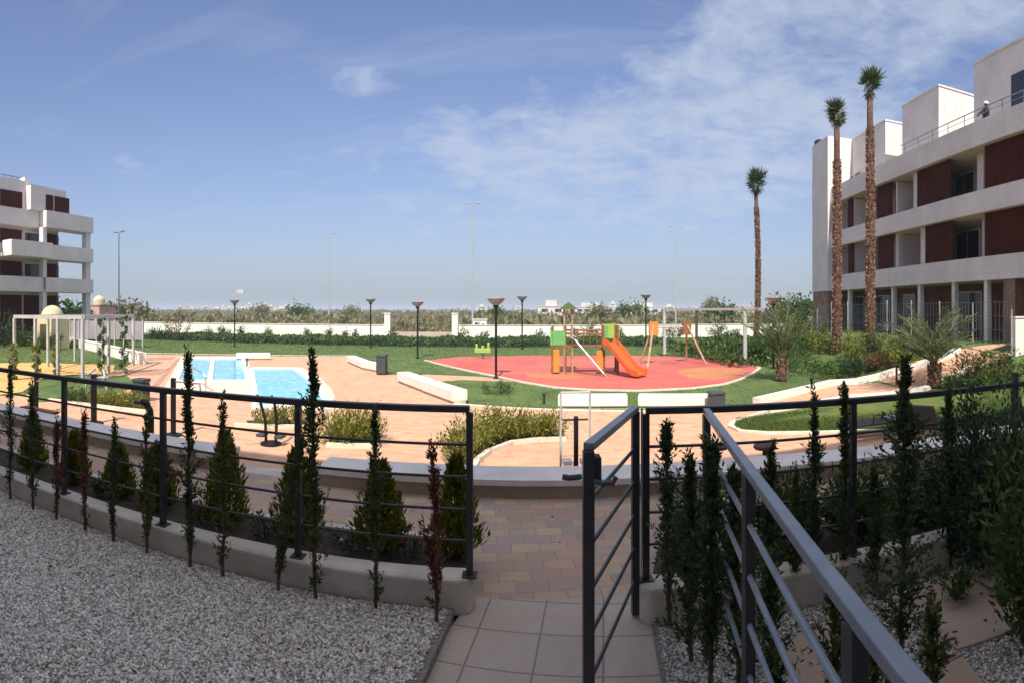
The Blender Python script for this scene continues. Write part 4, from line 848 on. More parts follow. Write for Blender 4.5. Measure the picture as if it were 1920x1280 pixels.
# slide: channel with raised edges, curved down to the right
prof = [(2.3,-.1,1.45),(2.48,-.25,1.38),(2.75,-.55,1.02),(3.02,-.85,.64),(3.28,-1.15,.30),(3.46,-1.35,.16),(3.66,-1.55,.13)]
vs = []; n_ = len(prof); sdv = Vector((.5,.86,0)).normalized()
for dx, dy, z in prof:
    c = PW(dx, dy, z); s = (e*.62+nvec*.78).normalized()
    for u, up in ((-.48,.22),(-.42,.22),(-.38,.02),(.38,.02),(.42,.22),(.48,.22),(.46,-.05),(-.46,-.05)): vs.append(c+s*u+Vector((0,0,up)))
fs = []
for i in range(n_-1):
    for k in range(8): fs.append((i*8+k, i*8+(k+1)%8, (i+1)*8+(k+1)%8, (i+1)*8+k))
fs += [tuple(range(7,-1,-1)), tuple((n_-1)*8+k for k in range(8))]
MB().add(vs, fs).build('slide', orange_p, t)
# twin steel climbing poles
for dy in (0, .42): MB().tube([PW(.45,-.1+dy*.4,1.75), PW(.75,-.35+dy*.4,1.6), PW(2.0,-1.0+dy,.15), PW(2.15,-1.05+dy,0)], .045, 8).build('climbing_pole', chrome, t)
for k in range(6): u = k/6+.08; a = PW(.75+1.25*u, -.35-.65*u, 1.6-1.45*u); b = PW(.75+1.25*u, -.18-.4*u, 1.6-1.45*u); MB().tube([a, b], .02, 6).build('rung', chrome, t)
# spring toy
p = ray(905, 672); t = thing('spring_rider', p, 'lime green spring rider at the back of the playground', 'spring toy')
MB().tube([(p.x+.09*math.cos(k*.8), p.y+.09*math.sin(k*.8), p.z+.012*k) for k in range(28)], .015, 6).build('spring', steel_dark, t)
MB().prism([(p.x-.5,p.y-.05),(p.x+.5,p.y-.05),(p.x+.5,p.y+.05),(p.x-.5,p.y+.05)], p.z+.34, p.z+.62).box(p.x-.45,p.x-.30,p.y-.05,p.y+.05,p.z+.6,p.z+.9).box(p.x+.28,p.x+.42,p.y-.05,p.y+.05,p.z+.6,p.z+.98).box(p.x-.08,p.x+.08,p.y-.05,p.y+.05,p.z+.6,p.z+.8).build('body', lime_p, t, bevel=.03)
# swing
a, b = ray(1216, 684), ray(1302, 680); t = thing('swing_frame', (a+b)/2, 'timber swing frame with two bucket swings on the playground', 'swing'); ax = (b-a); ax.z = 0; ax.normalize(); sx = Vector((-ax.y, ax.x, 0))
aa = a+ax*.3; bb = b-ax*.5; H = 2.05
MB().tube([aa+Vector((0,0,H)), bb+Vector((0,0,H))], .05, 8).build('crossbar', steel_light, t)
for c, s in ((aa,-1),(bb,1)):
    MB().tube([c+Vector((0,0,H+.15)), c+sx*.9+ax*s*.45], .06, 8).build('leg', timber_l, t); MB().tube([c+Vector((0,0,H+.15)), c-sx*.9+ax*s*.75], .06, 8).build('leg', timber_l, t)
    MB().beam(c+Vector((0,0,H-.45)), c+Vector((0,0,H+.30)), .5, .16).build('bracket', timber if s > 0 else amber_p, t)
for u in (.36, .68):
    c = aa.lerp(bb, u)
    for s in (-.15, .15): MB().tube([c+ax*s+Vector((0,0,H)), c+ax*s+Vector((0,0,.55))], .008, 5).build('chain', chrome, t)
    MB().box(c.x-.2,c.x+.2,c.y-.12,c.y+.12,c.z+.47,c.z+.56).build('seat', bin_m, t, bevel=.02)
# white frame right of the playground
a, b = ray(1246, 668), ray(1397, 684); b2 = b+(b-a).normalized()*1.6; t = thing('steel_frame', (a+b)/2, 'tall white steel frame with long top bar behind the playground', 'frame')
for q in (a, b): MB().tube([q-Vector((0,0,.1)), Vector((q.x,q.y,1.6))], .11, 10).build('post', steel_light, t)
MB().beam((a.x,a.y,1.63), (b2.x,b2.y,1.63), .14, .14).build('top_bar', steel_light, t)
q = atD(1306, 36.5, GZ); t = thing('dark_post', q, 'plain dark post inside the white steel frame', 'post'); MB().tube([q, Vector((q.x,q.y,1.5))], .09, 10).build('shaft', bark, t); MB().lathe([(.09,0),(.14,.04),(.10,.12),(.02,.14)],(q.x,q.y,1.5),10).build('cap', bin_m, t)
# bollards and ramp post
for px, py, h, lab in ((788,716,.35,'tiny dark bollard light behind the corner bench'), (1020,757,.35,'tiny dark bollard light left of the long benches'), (1681,722,.75,'dark post standing in the ramp path kerb')):
    p = ray(px, py); t = thing('bollard_light', p, lab, 'bollard'); MB().tube([p-Vector((0,0,.02)), p+Vector((0,0,h))], .045, 10).build('shaft', steel_dark, t); MB().lathe([(.06,0),(.07,.03),(.05,.06)],(p.x,p.y,p.z+h-.02),10).build('cap', bin_m, t)

# ---------------------------------------------------------------- palms
def tall_palm(px, D, yt, label, crown, rad=.21, seed=0, bare=0.0):
    b = atD(px, D, 0); b.z = gz(b.x, b.y)-.05; H = zof(yt, D)-b.z; t = thing('fan_palm', b, label, 'palm tree', 'tall fan palms before the right building')
    r = np.random.default_rng(seed); trH = H-crown*1.0; bend = r.normal(0,.15)
    axis = [b+Vector((bend*math.sin(i/10*PI)*.6, 0, trH*i/10)) for i in range(11)]; rs = [rad*(1.15 if i == 0 else 1)*(1-.25*(i/10)) for i in range(11)]
    MB().tube(axis, [x*.86 for x in rs], 12).build('trunk', mat('palm_trunk', (.16,.085,.055), .9, .3, 8, .8, 20), t, smooth_=True)
    n = int(trH/.085)*9; i = np.arange(n); z = (i//9)*.085+r.normal(0,.02,n); a = (i % 9)*2*PI/9+(i//9)*.35+r.normal(0,.12,n)
    u = np.clip(z/trH, 0, 1); rr = rad*(1-.25*u)*.88; keep = (u < 1-bare) ; bx = b.x+bend*np.sin(u*PI)*.6
    cs = np.stack([bx+rr*np.cos(a), b.y+rr*np.sin(a), b.z+z], 1)[keep]; ds = np.stack([np.cos(a)*.55, np.sin(a)*.55, np.ones(n)], 1)[keep]+r.normal(0,.1,(keep.sum(),3))
    LB(seed).add(cs, ds, .13, .12).build('leaf_bases', trunk_m, t)
    top = np.array(axis[-1]); lb = LB(seed+1); nf = 44; cs=[]; ds=[]; ls=[]
    for k in range(nf):
        az = r.uniform(0, 2*PI); el = r.uniform(-1.35, 1.45) if k % 3 else r.uniform(.9,1.5); d = np.array([math.cos(az)*math.cos(el), math.sin(az)*math.cos(el), math.sin(el)])
        L_ = crown*(.35+.25*r.random())*(1.35 if el > .9 else .85); hub = top+d*L_*.45+np.array([0,0,crown*.28])
        for j in range(16): cs.append(hub+r.normal(0,.02,3)); ds.append(d+r.normal(0,.55,3)-np.array([0,0,.12])); ls.append(L_*.75)
    lb.add(cs, ds, np.array(ls), .055); lb.build('crown', palm_g, t)
    mb = MB()
    for k in range(14): az = r.uniform(0, 2*PI); mb.tube([Vector(top)-Vector((0,0,.1)), Vector(top)+Vector((math.cos(az)*.3, math.sin(az)*.3, crown*.35))], .015, 5)
    mb.build('frond_stem', mat('frond_stem', (.25,.22,.10), .8, .1, 5), t)
    return t
tall_palm(1631, 26.5, 128, 'tallest fan palm with thick patterned trunk', 1.25, .23, 1, .13)
tall_palm(1569, 28.0, 188, 'fan palm with round crown left of the tallest', 1.15, .235, 2, .16)
tall_palm(1417, 38.0, 318, 'smaller slim fan palm standing alone further left', 1.6, .20, 3, .1)
def date_palm(px, py, H, label, spread, nf=46, seed=0, m=date_g):
    p = ray(px, py); t = thing('date_palm', p, label, 'palm tree'); r = np.random.default_rng(seed); th = H*.26
    MB().lathe([(.20,-.05),(.27,.1),(.28,th*.5),(.20,th),(.08,th*1.1)], (p.x,p.y,p.z), 12).build('trunk', mat('palm_trunk'), t, smooth_=True) if False else MB().lathe([(.16,-.05),(.22,.12),(.23,th*.5),(.17,th),(.08,th*1.1)], (p.x,p.y,p.z), 12).build('trunk', MATS['palm_trunk'], t, smooth_=True)
    n = 260; z = r.random(n)*th; a = r.uniform(0,2*PI,n); rr = .2+0*z
    LB(seed).add(np.stack([p.x+rr*np.cos(a), p.y+rr*np.sin(a), p.z+z],1), np.stack([np.cos(a)*.6,np.sin(a)*.6,np.ones(n)],1), .14, .10).build('leaf_bases', trunk_m, t)
    cs=[]; ds=[]; ls=[]; mb = MB()
    for k in range(nf):
        az = r.uniform(0, 2*PI); el = 1.5-spread*r.random()**.8; L_ = H*.80*(.65+.35*r.random()); o = np.array([p.x,p.y,p.z+th]); pts=[]
        for j in range(9):
            u = j/8; e2 = el-u*u*.75*spread; 
            if j: o = o+np.array([math.cos(az)*math.cos(e2), math.sin(az)*math.cos(e2), math.sin(e2)])*L_/8
            pts.append(o.copy())
        mb.tube([Vector(q) for q in pts], [.014-.0012*j for j in range(9)], 4)
        dd = np.array([math.cos(az), math.sin(az), 0]); sdn = np.array([-dd[1], dd[0], 0])
        for j in range(42):
            u = .15+.85*r.random(); q = u*8; i = min(int(q), 7); c = pts[i]+(pts[i+1]-pts[i])*(q-i); f = pts[i+1]-pts[i]; f /= np.linalg.norm(f)
            s = 1 if r.random() < .5 else -1; cs.append(c); ds.append(f*.75+sdn*s*.65+r.normal(0,.12,3)+np.array([0,0,.15])); ls.append(.34*(1-.5*u)*H/2.4)
    mb.build('frond_stem', MATS['frond_stem'], t); LB(seed+9).add(cs, ds, np.array(ls), .03).build('crown', m, t)
date_palm(1752, 727, 3.3, 'young date palm with spreading grey green fronds beside the ramp path', .95, 64, 11)
date_palm(1466, 714, 3.5, 'young date palm with upright fronds right of the red playground', .62, 50, 12, leafmat('date_frond_b', (.05,.08,.03), (.14,.19,.08), (.28,.28,.14)))
# shrubs near the right building
RS = ((1500,672,2.6,2.0,shrub_g,'pale green bush between slim palm and round crowned palm'), (1535,664,2.4,1.8,shrub_y,'yellowish bush left of the round crowned palm trunk'), (1600,672,1.8,1.7,shrub_y,'yellow bush between the two palm trunks'),
      (1650,676,1.9,1.5,shrub_g,'green bush right of the tallest palm trunk'), (1680,682,1.9,1.5,shrub_y,'yellow green bush before the white columns'), (1710,670,2.0,1.6,shrub_g,'green bush left of the spreading date palm'),
      (1480,690,2.2,1.2,shrub_g,'green bush right of the upright date palm'), (1520,700,3.0,.8,shrub_g,'low spreading green bush on the slope'), (1575,704,2.2,.7,shrub_g,'low green bush at the slope centre'),
      (1605,701,1.8,.8,shrub_d,'dark rosemary like bush above the ramp kerb'), (1645,693,1.8,.9,shrub_br,'brownish dry bush above the ramp kerb'), (1500,655,2.2,2.0,shrub_g,'tall bush left of the building corner'),
      (1440,660,2.2,1.6,shrub_g,'green bush behind the white frame post'), (1410,668,1.6,1.0,shrub_d,'dark bush at the foot of the slim palm'), (1700,690,1.6,1.0,shrub_y,'small yellow bush by the ramp top'),
      (1830,708,3.0,1.0,shrub_br,'brown green mound of grass on the right rise'), (1880,704,3.0,1.1,shrub_g,'green mound plant at the right edge of the rise'), (1860,722,2.4,.5,shrub_g,'low silvery plant on the right lawn'), (1800,726,1.2,.4,shrub_g,'small silvery plant right of the date palm foot'))
for i, (px, py, w, h_, m, lab) in enumerate(RS):
    shrub('slope_bush', ray(px, py), w, h_, m, lab, 'bush', None, n=1100, leaf=.13, seed=400+i)
# a scatter of leaves of grass on nearer lawns
n = 36000; r = np.random.default_rng(77); pts = []
while len(pts) < n:
    px = r.uniform(1372, 1915); py = r.uniform(735, 812)
    if py < 780-(px-1440)*.11: continue
    q = 1380 < px and (py < 808)
    if q: 
        D = 3.0*F/(py-Y0); a = (px-X0)/F; x, y = D*math.sin(a), D*math.cos(a); pts.append((x, y, gz(x,y)+.018))
d = r.normal(0,.45,(n,3)); d[:,2] = 1
tag(LB(5).add(np.array(pts), d, (.05+.04*r.random(n))*np.hypot(np.array(pts)[:,0], np.array(pts)[:,1])/12, .015).build('grass', grass_m), 'dry sunlit grass behind the right fence', None, None, 'stuff')

n = 60000; r = np.random.default_rng(78)
x = r.uniform(-44, 17, n*2); y = 9+40*r.random(n*2)**1.0; inP = np.zeros(n*2, bool)
def inside(P, x, y):
    c = np.zeros(len(x), bool); j = len(P)-1
    for i in range(len(P)):
        a, b = P[i], P[j]; m_ = ((a.y > y) != (b.y > y)) & (x < (b.x-a.x)*(y-a.y)/(b.y-a.y+1e-9)+a.x); c ^= m_; j = i
    return c
for P in SHEETS: inP |= inside(P, x, y)
k = ~inP; x, y = x[k], y[k]; n = len(x); D_ = np.hypot(x, y); z = np.array([gz(a, b) for a, b in zip(x, y)])
d = r.normal(0,.5,(n,3)); d[:,2] = 1; ln = (.035+.035*r.random(n))*(.6+D_/60)
tag(LB(6).add(np.stack([x,y,z],1), d, ln, ln*.4).build('grass', grass_m), 'mown green lawn round the pools and the playground', None, None, 'stuff')

# ================================================================ RIGHT BUILDING
bd = Vector((.160, .987, 0)).normalized(); bn = Vector((.987, -.160, 0)).normalized(); b0 = Vector((18.47, 13.87, 0))
def BP(t_, s, z): q = b0+bd*t_+bn*s; return (q.x, q.y, z)
class BB(MB):
    def bb(s, t0, t1, s0, s1, z0, z1):
        P = [BP(t0,s0,0), BP(t1,s0,0), BP(t1,s1,0), BP(t0,s1,0)]
        return s.prism([(p[0], p[1]) for p in P], z0, z1)
bt = thing('apartment_building', BP(5,5,.2), 'pale apartment building with brown shutters on the right', 'building')
T0 = -13.0
def tpx(px, s=0.0):
    a = math.tan((px-X0)/F); X, Y = b0.x+bn.x*s, b0.y+bn.y*s; return (a*Y-X)/(bd.x-a*bd.y)
T1 = tpx(1552, -.25); TE = tpx(1523, -.25)
SL = ((2.95,4.02),(6.05,7.08),(9.15,10.30))
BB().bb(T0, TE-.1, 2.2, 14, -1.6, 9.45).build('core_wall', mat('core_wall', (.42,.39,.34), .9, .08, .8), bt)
for i, (a, b) in enumerate(SL):
    BB().bb(T0, T1, 0, .18, a, b).build('parapet', facade_w, bt)
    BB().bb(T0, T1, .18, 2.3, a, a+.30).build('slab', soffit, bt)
BB().bb(T1, TE, -.25, 13.9, 2.95, 14.05).build('end_block', facade_w, bt)
BB().bb(T1+.02, TE-.02, -.2, 13.8, -1.6, 2.95).build('end_block_base', brown_stone, bt)
BB().bb(T0, T1-.02, .2, 13.9, 9.451, 9.49).build('roof_terrace', concrete, bt)
for t0, t1, s0, zt in ((-12.5, tpx(1826,1.6), 1.6, 14.1), (tpx(1760,1.7), tpx(1708,1.7)+1.0, 1.7, 14.1), (tpx(1660,1.7), tpx(1592,1.7), 1.7, 13.9)):
    BB().bb(t0, t1, s0, 9.0, 9.5, zt).build('penthouse', facade_w, bt); BB().bb(t0-.05, t1+.05, s0-.05, 9.05, zt, zt+.1).build('penthouse_roof', facade_w, bt)
# penthouse openings
for t0, t1, z0, z1, s in ((tpx(1925,1.6),tpx(1898,1.6),9.6,12.6,1.57),(tpx(1613,1.67),tpx(1604,1.67),10.6,11.35,1.67),(tpx(1600,1.67),tpx(1595,1.67),10.7,11.3,1.67)):
    f = BB().bb(t0-.06, t1+.06, s-.03, s+.01, z0-.06, z1+.06).build('window', facade_w, bt); BB().bb(t0, t1, s-.05, s-.031, z0, z1).build('pane', dark_glass, f)
# roof railing
mb = BB(); 
for k in range(14): tq = -8+k*1.35; mb.tube([BP(tq,.1,10.3), BP(tq,.1,10.85)], .02, 6)
mb.tube([BP(-8,.1,10.85), BP(10,.1,10.85)], .025, 6).tube([BP(-8,.1,10.6), BP(10,.1,10.6)], .012, 6); mb.build('roof_railing', steel_grey, bt)
def brn(pa, pb, z0, z1, s=.32, edge=True):
    ta, tb = sorted((tpx(pa, s), tpx(pb, s))); BB().bb(ta, tb, s, s+.06, z0, z1).build('shutter', brown_panel, bt)
    mb = BB(); k = ta
    while k < tb: mb.bb(k, k+.012, s-.010, s, z0+.02, z1-.02); k += .55
    mb.build('shutter_slats', brown_light, bt)
    if edge: BB().bb(tb+.01, tb+.09, s-.02, s+.5, z0, z1).build('shutter_post', brown_light, bt)
def win(pa, pb, z0, z1, s=2.15):
    ta, tb = sorted((tpx(pa, s), tpx(pb, s))); f = BB().bb(ta-.06, tb+.06, s-.03, s+.05, z0-.05, z1+.06).build('window', facade_w, bt)
    m_ = (ta+tb)/2; BB().bb(ta, m_-.03, s-.045, s-.031, z0, z1).build('pane', dark_glass, f); BB().bb(m_+.03, tb, s-.045, s-.031, z0, z1).build('pane', dark_glass, f)
def colm(px, w, z0, z1, s=.25, m=facade_w): tt = tpx(px, s); BB().bb(tt-w/2, tt+w/2, s, s+w, z0, z1).build('column', m, bt)
z0, z1 = 7.081, 9.149
brn(2040, 1849, z0, z1); brn(1782, 1722, z0, z1); brn(1672, 1646, z0, z1); brn(1598, 1591, z0, z1)
win(1826, 1792, z0, z1-.3); win(1707, 1680, z0, z1-.3); win(1622, 1602, z0+.6, z1-.6); win(1585,1572,z0,z1-.3)
colm(1838, .5, z0, z1, 1.0); colm(1716, .35, z0, z1, .5); colm(1592, .3, z0, z1, .5)
z0, z1 = 4.021, 6.049
brn(2040, 1849, z0, z1); brn(1786, 1737, z0, z1); brn(1674, 1648, z0, z1); brn(1600, 1592, z0, z1)
win(1836, 1795, z0, z1-.3); win(1722, 1690, z0, z1-.3); win(1640, 1604, z0, z1-.3)
colm(1846, .35, z0, z1, 1.2); colm(1730, .4, z0, z1, .5); colm(1682, .35, z0, z1, .5)
for z0 in (4.021, 7.081):   # side walls dividing the balconies
    for px in (1848, 1733, 1680, 1600): tt = tpx(px, .4); BB().bb(tt-.06, tt+.06, .45, 2.2, z0, z0+2.0).build('balcony_partition', facade_w, bt)
# ground floor: recess with brown walls, columns, dark doors
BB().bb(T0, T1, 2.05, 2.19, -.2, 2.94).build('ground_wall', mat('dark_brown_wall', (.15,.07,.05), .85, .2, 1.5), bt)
for px in (1556, 1591, 1673, 1723, 1787, 1848): colm(px, .24, -.2, 2.95, .1)
colm(1892, .75, -.2, 2.95, .1, brown_stone); colm(1990, .9, -.2, 2.95, .1, brown_stone)
for pa, pb in ((1575,1558),(1620,1600),(1668,1645),(1715,1695),(1840,1795)):
    win(pa, pb, .1, 2.5, 2.04)
# boundary railing posts in front of the ground floor
t = thing('mesh_fence', BP(5,-1.6,.1), 'thin grey mesh fence before the ground floor of the right building', 'fence')
for k in range(9):
    q = BP(-1+2.4*k, -1.6, 0); zq = gz(q[0], q[1]); MB().tube([(q[0],q[1],zq-.05),(q[0],q[1],zq+1.9)], .03, 6).build('post', steel_light, t)
mb = MB()
for k in range(80): q = BP(-1+.24*k, -1.6, 0); mb.tube([(q[0],q[1],.2),(q[0],q[1],1.95)], .006, 4)
for z in (.25, .8, 1.35, 1.9): mb.tube([BP(-1,-1.6,z), BP(18.2,-1.6,z)], .01, 4)
mb.build('mesh', steel_grey, t)
t = thing('gate_post_wall', BP(-.6,-1.0,.1), 'white wall block at the building entrance on the right edge', 'wall'); BB().bb(tpx(1904,-1.3), tpx(1904,-1.3)+.25, -1.3, .05, -.2, 1.28).build('wall', facade_bright, t); BB().bb(tpx(1904,-1.3)-.04, tpx(1904,-1.3)+.29, -1.34, .06, 1.28, 1.34).build('cap', bench_w, t)
struct(ribbon('entrance_paving', [ray(1775,661), ray(1830,650), ray(1880,645), ray(1960,643)], [ray(1838,688), ray(1870,672), ray(1900,665), ray(1960,663)], 16, .02, pav_sun))
# camera box on the far corner and a person on the roof
q = BP(TE-.3,.1,0); MB().box(q[0]-.15,q[0]+.15,q[1]-.3,q[1]+.3,14.05,14.5).build('corner_vent', steel_dark, bt)
def body(name, p, joints, edges, radii, m, parent):
    me = bpy.data.meshes.new(name); me.from_pydata([Vector(j) for j in joints], edges, []); o = bpy.data.objects.new(name, me); COL.objects.link(o)
    o.parent = parent; sk = o.modifiers.new('skin', 'SKIN'); 
    for v, r_ in zip(me.skin_vertices[0].data, radii): v.radius = (r_, r_)
    me.skin_vertices[0].data[0].use_root = True
    ss = o.modifiers.new('sub', 'SUBSURF'); ss.levels = 2; ss.render_levels = 2; me.materials.append(m); return o
tp = tpx(1852, .6); q = Vector(BP(tp, .5, 9.50)); t = thing('person', q, 'person in dark clothes and white cap leaning on the roof railing', 'person'); t['_w'] = 0
J = [(0,0,.92),(0,0,1.12),(0,0,1.36),(0,0,1.50),(0,0,1.60),(0,0,1.70), (-.05,.19,1.40),(-.28,.24,1.16),(-.45,.12,1.02), (-.05,-.19,1.40),(-.28,-.24,1.16),(-.45,-.12,1.02), (0,.1,.86),(.02,.11,.48),(0,.11,.06),(-.12,.11,.03),(0,-.1,.86),(.02,-.11,.48),(0,-.11,.06),(-.12,-.11,.03)]
E_ = [(0,1),(1,2),(2,3),(3,4),(4,5),(2,6),(6,7),(7,8),(2,9),(9,10),(10,11),(0,12),(12,13),(13,14),(14,15),(0,16),(16,17),(17,18),(18,19)]
RR = [.15,.15,.17,.06,.10,.08,.065,.05,.035,.065,.05,.035,.10,.07,.045,.04,.10,.07,.045,.04]
body('body', q, J, E_, RR, mat('dark_clothes', (.03,.03,.05), .8, .1, 5), t)
MB().lathe([(.125,-.03),(.13,.02),(.11,.09),(.03,.13)], (-.01,0,1.68), 14).build('cap', bench_w, t, smooth_=True)

# ================================================================ LEFT BUILDING
lt = thing('apartment_building', (-46,34,GZ), 'white apartment block with stepped balconies on the left', 'building')
XL = -38.0
def ly(px, X=XL): return -X/math.tan(-(px-X0)/F)
yE, yO, yM, yS = ly(175), ly(132), ly(85), 22.0
lw = mat('left_block_render', (.76,.69,.66), .85, .07, .5, stain=.12); lb_ = facade_bright
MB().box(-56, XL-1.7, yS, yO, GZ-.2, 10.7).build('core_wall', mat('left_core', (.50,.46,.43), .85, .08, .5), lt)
for i, (za, zb) in enumerate(((3.25,4.6),(6.3,7.66),(9.25,10.8))):
    off = (0, .0, 0)[i]
    MB().box(XL-.16, XL, yM+.15, yE, za, zb).build('parapet', lw, lt); MB().box(XL-1.7, XL-.16, yM+.15, yE, za, za+.3).build('slab', lw, lt)
    MB().box(XL-1.7, XL-.16, yE-.16, yE, za+.301, zb).build('parapet', lw, lt)
    yl = yS if i != 1 else ly(22, XL+.9)
    X2 = XL+(.9 if i == 1 else -.35 if i == 0 else -1.0)
    zz_ = 0 if i != 1 else .0
    MB().box(X2-.16, X2, yl, yM+.1, za, zb).build('parapet', lw, lt); MB().box(XL-1.7, X2-.16, yl, yM+.1, za, za+.3).build('slab', lw, lt)
    if i == 1: MB().box(X2-1.3, X2-.17, yl, yl+.15, za+.301, zb).build('parapet', lb_, lt); MB().box(XL-.51, XL-.35, yS, yl-.4, za-.2, zb-.2).build('parapet', lw, lt)
    if i == 2: MB().box(XL-1.6, XL-.17, yM+.16, yM+.32, za+.301, zb).build('parapet', lb_, lt)
for z0, z1 in ((GZ-.1,3.25),(4.6,6.3),(7.66,9.25)):
    MB().box(XL-.75, XL-.2, yE-.85, yE-.2, z0, z1).build('column', lw, lt)
    MB().box(XL-.75, XL-.2, yM-.1, yM+.35, z0, z1).build('column', lw, lt)
for z0, z1, rows in ((-1.3,3.2,0),(4.61,6.3,1),(7.67,9.2,2)):
    for pa, pb, kind in ((0,40,'b'),(44,74,'w'),(88,106,'b'),(108,131,'w')):
        ya, yb = ly(pa, XL-1.7), ly(pb, XL-1.7); X = XL-1.66
        if kind == 'b' or rows == 0: MB().box(X-.03, X+.03, ya, min(yb, yO-.02), z0+.02, z1-.25).build('shutter', brown_panel, lt)
        else:
            f = MB().box(X-.03, X+.01, ya, min(yb, yO-.02), z0+.02, z1-.3).build('window', lw, lt); MB().box(X+.011, X+.02, ya+.1, min(yb, yO-.02)-.1, z0+.1, z1-.4).build('pane', dark_glass, f)
# penthouse storeys
MB().box(-52, XL-.6, ly(66), ly(132), 10.81, 13.05).build('penthouse', lw, lt); MB().box(-52, XL-1.4, yS, ly(66)-.01, 10.81, 13.5).build('penthouse', lw, lt)
for pa, pb, X in ((0,42,XL-1.38),(86,100,XL-.58),(102,130,XL-.58)):
    MB().box(X, X+.03, ly(pa, X), ly(pb, X)-.02, 10.9, 12.4).build('shutter', brown_panel, lt)
mb = MB()
for k in range(20): y = yS+(ly(110)-yS)*k/19; mb.tube([(XL-1.8,y,13.45 if y < ly(64) else 13.0),(XL-1.8,y,13.85 if y < ly(64) else 13.4)], .025, 5)
mb.tube([(XL-1.8,yS,13.85),(XL-1.8,ly(64),13.85)], .03, 5).tube([(XL-1.8,ly(66),13.4),(XL-1.8,ly(110),13.4)], .03, 5); mb.build('roof_railing', steel_dark, lt)
MB().box(XL-2.2, XL-1.5, ly(66), ly(66)+.5, 13.05, 13.9).build('chimney', lb_, lt)
# building behind the viewer, whose shadow covers the terrace
ob = thing('apartment_building', (0,-6,0), 'apartment building behind the terrace that shades it', 'building')
MB().box(-40, 13, -12, -3.2, GZ-.2, 14.3).build('wall', facade_bright, ob)
for z in (2.9, 5.95, 9.05, 12.1):
    fl_ = MB().box(-40, 13, -3.199, -2.3, z, z+.3).build('balcony', facade_bright, ob); MB().box(-40, 13, -2.42, -2.3, z+.301, z+1.2).build('parapet', facade_bright, fl_)
MB().box(-40.1, 13.1, -12.1, -3.0, 14.3, 14.55).build('roof', lw, ob)
for k in range(8):
    x = -36+6*k; f = MB().box(x, x+2.4, -3.199, -3.15, .02, 2.4).build('window', lw, ob); MB().box(x+.1, x+2.3, -3.149, -3.13, .1, 2.3).build('pane', dark_glass, f)

# ================================================================ DISTANT LAND
sc = bpy.data.objects
# domed house and tower house
p = atD(98, 43, -1.4); t = thing('domed_house', p, 'small cream pavilion with a round dome behind the pergola', 'house'); cr = mat('cream_render', (.66,.55,.34), .85, .08, .4)
MB().box(p.x-.95,p.x+.95,p.y-.95,p.y+.95,-1.5,1.05).build('wall', cr, t); MB().lathe([(.9*math.cos(a/10*PI/2), 1.0+.95*math.sin(a/10*PI/2)) for a in range(10)]+[(.05,1.95)], (p.x,p.y,0), 24).build('dome', cr, t, smooth_=True)
MB().box(p.x-.35,p.x+.35,p.y-.99,p.y-.94,-1.4,.5).build('door', bark, t)
p = atD(186, 92, -1.8); t = thing('tower_house', p, 'pinkish house with a small domed tower right of the left block', 'house'); pk = mat('pink_render', (.52,.33,.26), .85, .1, .4)
MB().box(p.x-1.9,p.x+1.9,p.y-2,p.y+2,-2,2.2).build('wall', pk, t); MB().lathe([(1.0,2.2),(1.0,3.2),(.9,3.5),(.5,3.85),(.05,4.0)], (p.x,p.y,0), 16).build('tower', cr, t); MB().box(p.x-2.0,p.x+2.0,p.y-2.1,p.y+2.1,2.2,2.4).build('roof', brown_stone, t)
f = MB().box(p.x-.5,p.x+.5,p.y-2.06,p.y-2.01,.3,1.4).build('window', cr, t); MB().box(p.x-.35,p.x+.35,p.y-2.08,p.y-2.061,.45,1.25).build('pane', dark_glass, f)
# scrub
r = np.random.default_rng(21); cs=[]; ds=[]; ls=[]
for k in range(2600):
    D = 62+700*r.random()**1.7; a = r.uniform(-1.0, .62); x, y = D*math.sin(a), D*math.cos(a)
    if y < 61: continue
    h = (.8+1.3*r.random()**2)*(1+D/420); w = h*1.6; z = land_z(x, y); m = 34
    aa_ = r.uniform(0,2*PI,m); q = r.random(m)**.5
    cs.append(np.stack([x+w*q*np.cos(aa_), y+w*q*np.sin(aa_), z+h*r.random(m)*(1-.4*q)],1)); d = r.normal(0,.7,(m,3)); d[:,2] = np.abs(d[:,2])+.2; ds.append(d); ls.append(np.full(m, .5*h))
tag(LB(8).add(np.concatenate(cs), np.concatenate(ds), np.concatenate(ls), np.concatenate(ls)*.5).build('scrubland', scrub_m), 'olive green and brown scrub on the plain beyond the wall', None, None, 'stuff')
